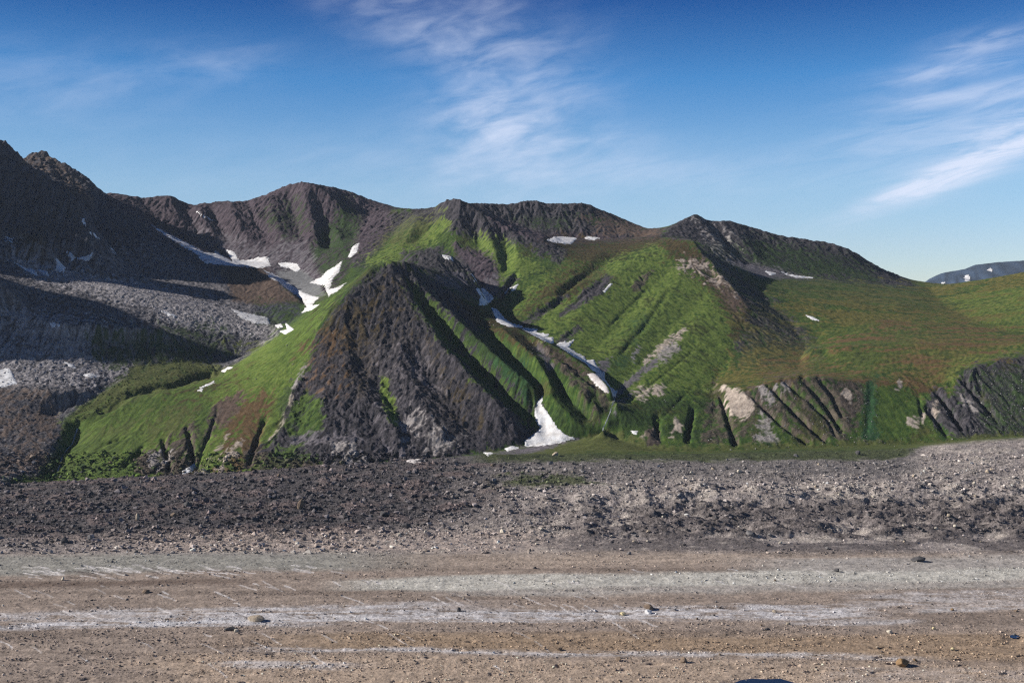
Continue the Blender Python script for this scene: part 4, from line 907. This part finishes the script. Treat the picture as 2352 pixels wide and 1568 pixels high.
SPECIAL = [  # bearing, height of its foot, width px, height px, colour, label
 (585,1428,46,13,'tan','long flat tan slab boulder on the left half of the glacier'),
 (527,1449,30,9,'dark','dark split boulder just below and left of the long tan slab'),
 (541,1452,12,9,'cream','cream block leaning beside the dark split boulder'),
 (333,1362,18,8,'brown','brown boulder alone on the purple-brown band at the left'),
 (143,1333,8,10,'cream','small upright cream boulder on the white streaked ice at far left'),
 (430,1166,20,20,'dark','large dark upright boulder in the left side moraine'),
 (315,1196,9,19,'tan','tall narrow tan boulder in the dark left moraine'),
 (397,1188,14,12,'brown','brown squarish boulder right of the tall narrow tan one'),
 (205,1240,15,13,'grey','grey boulder at the foot of the dark left moraine'),
 (146,1248,16,16,'dark','dark boulder near the lower left edge of the moraine'),
 (690,1170,17,30,'brown','tall leaning brown boulder in the middle of the dark moraine'),
 (917,1232,11,9,'cream','cream boulder at the lower rim of the pale rubble'),
 (932,1214,22,10,'dark','dark boulder above the pale rubble left of centre'),
 (880,1186,22,12,'dark','broad dark boulder at the rim of the dark moraine near centre'),
 (1053,1404,13,10,'dark','dark block standing on the white ice strip left of centre'),
 (1490,1401,24,12,'brown','two-toned brown boulder perched on a white ice pedestal'),
 (1431,1414,15,8,'yellow','rounded yellow boulder left of the one on the ice pedestal'),
 (1228,1306,11,6,'dark','small dark boulder on the brown band at centre'),
 (1446,1274,11,8,'grey','grey boulder at the upper rim of the glacier right of centre'),
 (1155,1226,17,10,'cream','cream wedge boulder near the dark band at centre'),
 (1724,1232,22,14,'grey','grey boulder heap among the dark hummocks'),
 (1276,1047,16,10,'tan','tan boulder in the green strip under the snow fan'),
 (1924,1314,14,9,'dark','square black boulder on the pale right part of the glacier'),
 (2045,1455,18,10,'cream','pale pointed boulder on the brown lower right ice'),
 (2146,1446,9,6,'yellow','small yellow boulder on the right above the orange mound'),
 (2075,1533,36,20,'orange','orange-brown rubble mound in the lower right corner'),
 (2103,1521,12,7,'orange','small orange boulder right of the orange-brown mound'),
 (2188,1402,8,5,'orange','small rusty boulder near the right end of the white ice strip'),
 (1972,1044,16,10,'dark','dark boulder at the grass edge below the eroded cliff'),
 (1829,1050,13,8,'grey','grey boulder at the upper edge of the right moraine'),
 (1780,1408,11,7,'tan','tan boulder on the grey ice right of the pedestal boulder'),
 (1550,1402,9,5,'grey','grey stone just right of the pedestal boulder'),
 (1811,1435,12,7,'tan','tan boulder pair member below the grey ice strip'),
 (1763,1448,15,5,'dark','flat dark slab on the brown band right of centre'),
 (1285,1495,14,9,'brown','brown boulder on the pale streak near bottom centre'),
 (1420,1519,14,12,'brown','brown upright boulder near the bottom right of centre'),
 (1570,1522,18,14,'brown','brown boulder with rubble around it near the bottom'),
 (2112,1290,34,12,'dark','dark smooth hump of rock on the right upper glacier'),
 (2334,1406,11,6,'brown','brown boulder at the right picture edge on the pale ice'),
 (2190,1493,10,6,'yellow','small yellow-topped boulder on brown debris at lower right'),
]
r = random.Random(77)
for k, (u, v, wpx, hpx, mk, lb) in enumerate(SPECIAL):
    x, y, z, _ = hit(u, v); s = y/FPX; o = bpy.data.objects.new('boulder', boulder_mesh(300+k, mk, 18 if k % 3 else 34)); sc.collection.objects.link(o)
    dep = min(wpx, hpx*2.2)*s; o.scale = (wpx*s*1.12, dep, hpx*s*1.45); o.rotation_euler = (r.uniform(-.08, .08), r.uniform(-.12, .12), r.uniform(-.3, .3)); o.location = (x, y+dep*.3, z+hpx*s*.3)
    meta(o, lb, 'boulder', None, 'boulders lying on the glacier and moraine')
x, y, z, _ = hit(1489, 1409); s = y/FPX
ped = boulder_mesh(71, 'cream', 30); ped.materials.clear(); ped.materials.append(SNOW)
o = bpy.data.objects.new('ice_pedestal', ped); sc.collection.objects.link(o); o.location = (x, y, z+2*s); o.scale = (20*s, 16*s, 14*s)
meta(o, 'white ice pedestal carrying the two-toned brown boulder', 'ice')
VAR = [boulder_mesh(500+k, mk, 16 if k % 2 else 24) for k, mk in enumerate(['dark', 'dark', 'grey', 'grey', 'brown', 'tan', 'tan', 'cream', 'dark', 'brown'])]
GL_ = {'dark': 'dark grey', 'grey': 'grey', 'brown': 'brown', 'tan': 'tan', 'cream': 'cream'}
nb = 0
while nb < 230:
    if nb < 150:
        u, v = r.uniform(0, 2352), r.uniform(1060, 1262); left = u < 1100-2*(v-1150)
        if 1050 < u < 2100 and v < 1066: continue
        k = r.choice([0, 1, 8, 0, 1, 9] if left else [2, 3, 7, 0, 5, 8]); wpx = r.uniform(7, 13); zone = 'dark left part of the side moraine' if left else 'lighter right part of the side moraine'
    else:
        u, v = r.uniform(0, 2352), r.uniform(1290, 1560); k = r.choice([4, 5, 6, 9, 0, 2]); wpx = r.uniform(5, 9); zone = 'brown debris bands of the glacier' if v > 1400 else 'pale upper bands of the glacier'
    me = VAR[k]; mk = me.materials[0].name.replace('boulder_', ''); x, y, z, _ = hit(u, v); s = wpx*y/FPX
    o = bpy.data.objects.new('boulder', me); sc.collection.objects.link(o); a = r.uniform(.6, 1.0); o.scale = (s, s*r.uniform(.7, 1), s*a*.9)
    o.rotation_euler = (r.uniform(-.2, .2), r.uniform(-.2, .2), r.uniform(0, 6.28)); o.location = (x, y, z+.22*s)
    meta(o, '%s boulder among similar ones on the %s' % (GL_[mk], zone), 'boulder', None, '%s boulders on the %s' % (GL_[mk], zone)); nb += 1

# meltwater pools
PW = bpy.data.materials.new('pool_water'); PW.use_nodes = True; _b = PW.node_tree.nodes['Principled BSDF']; _b.inputs['Base Color'].default_value = (.012, .02, .035, 1); _b.inputs['Roughness'].default_value = .08
for poly, zz, lb in ((POOL, ZP, 'dark blue meltwater pool at the bottom edge of the glacier'), (POOL2, ZP2, 'tiny blue meltwater pool on the brown right ice')):
    pts = []
    for u, v in poly: yv = (CH-zz)*FPX/(v-HZ); pts.append(((u-CX)*yv/FPX, yv, zz))
    bm = bmesh.new(); bm.faces.new([bm.verts.new(p) for p in pts]); me = bpy.data.meshes.new('meltwater_pool'); bm.to_mesh(me); bm.free(); me.materials.append(PW)
    o = bpy.data.objects.new('meltwater_pool', me); sc.collection.objects.link(o); meta(o, lb, None, 'structure')

# far blue range, 15 km off
fy = np.linspace(12600, 17500, 260); fu = np.arange(1700, 3300, 3.0); FY, FU = np.meshgrid(fy, fu, indexing='ij'); FX = (FU-CX)*FY/FPX
cr = np.interp(FU, [1700,2000,2108,2135,2160,2190,2215,2240,2290,2352,2480,2700,3300], [700,685,659,640,628,622,618,608,602,598,590,600,640])
zc = CH-(cr-HZ)*15000/FPX
kf = 1-np.abs(FY-15000)/2500; FZ = np.maximum(0, kf)*(zc+60)-60
fgx = np.zeros_like(FX); fgy = np.where(FY < 15000, .4, -.4)
h1, a1, b1 = gully(FX, FY, fgx+.15, fgy, 420, 3); h2, _, _ = gully(FX, FY, fgx+a1*.3, fgy, 260, 4)
FZ += (60*h1+30*h2+40*fbm(FX/700, FY/700, 5, 8))*smooth(1-kf, 0.02, .35)+6*fbm(FX/120, FY/120, 3, 2)
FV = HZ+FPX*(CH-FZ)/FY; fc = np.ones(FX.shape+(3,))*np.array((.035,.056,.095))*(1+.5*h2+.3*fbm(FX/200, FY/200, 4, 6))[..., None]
o = None
cf = np.clip(fc, .02, .5).reshape(-1, 3)
n2, n1 = FX.shape; j2, i2 = np.meshgrid(np.arange(n2-1), np.arange(n1-1), indexing='ij'); a = (j2*n1+i2).ravel()
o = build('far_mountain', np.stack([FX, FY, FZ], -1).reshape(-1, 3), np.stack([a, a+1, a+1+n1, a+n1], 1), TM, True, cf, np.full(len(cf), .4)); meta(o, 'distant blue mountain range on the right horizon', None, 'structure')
for lb, (us0, us1, vs0, vs1) in (('small double snow spot low on the distant blue range', (2216,2228,632,648)), ('small snow spot high on the distant blue range', (2268,2280,617,624)), ('faint snow dash at the left end of the distant blue range', (2162,2170,648,652))):
    ok = (FY < 15000) & (((FU-(us0+us1)/2)/((us1-us0)/2+2))**2+((FV-(vs0+vs1)/2)/((vs1-vs0)/2+1))**2+1.2*fbm(FX/90, FY/90, 3, 66) < 1)
    f = ok[:-1, :-1] & ok[1:, :-1] & ok[:-1, 1:] & ok[1:, 1:]; jj_, ii_ = np.nonzero(f)
    if len(jj_) == 0: print('no', lb); continue
    a = jj_*n1+ii_; q = np.stack([a, a+1, a+1+n1, a+n1], 1); us, inv = np.unique(q, return_inverse=True)
    co = np.stack([FX, FY, FZ+4], -1).reshape(-1, 3)[us]; c0 = co.mean(0); o = build('snow_patch', co-c0, inv.reshape(-1, 4), SNOW); o.location = c0
    meta(o, lb, 'snow patch', None, 'snow patches left in the gullies and on the slopes')

# wide ground under everything, and the air
gm_ = simple_mat('ground', (.10,.095,.09), (.15,.14,.13), .01, .95)
me = bpy.data.meshes.new('ground'); bm = bmesh.new(); bm.faces.new([bm.verts.new(p) for p in ((-18000,-3000,-90),(18000,-3000,-90),(18000,19000,-90),(-18000,19000,-90))]); bm.to_mesh(me); bm.free(); me.materials.append(gm_)
o = bpy.data.objects.new('ground', me); sc.collection.objects.link(o); meta(o, 'plain ground beyond the mountains', None, 'structure')
HZM = bpy.data.materials.new('haze'); HZM.use_nodes = True; t = HZM.node_tree
for n in list(t.nodes):
    if n.type != 'OUTPUT_MATERIAL': t.nodes.remove(n)
pv = t.nodes.new('ShaderNodeVolumePrincipled'); pv.inputs['Color'].default_value = (.72, .84, 1, 1); pv.inputs['Density'].default_value = HAZE; pv.inputs['Anisotropy'].default_value = 0.0
t.links.new(pv.outputs[0], t.nodes['Material Output'].inputs['Volume'])
me = bpy.data.meshes.new('haze'); bm = bmesh.new(); bmesh.ops.create_cube(bm, size=1); bm.to_mesh(me); bm.free(); me.materials.append(HZM)
o = bpy.data.objects.new('haze', me); sc.collection.objects.link(o); o.scale = (36400, 22400, 1591); o.location = (0, 8000, -91+1591/2)
meta(o, 'thin blue air over the whole valley', 'haze', 'stuff')
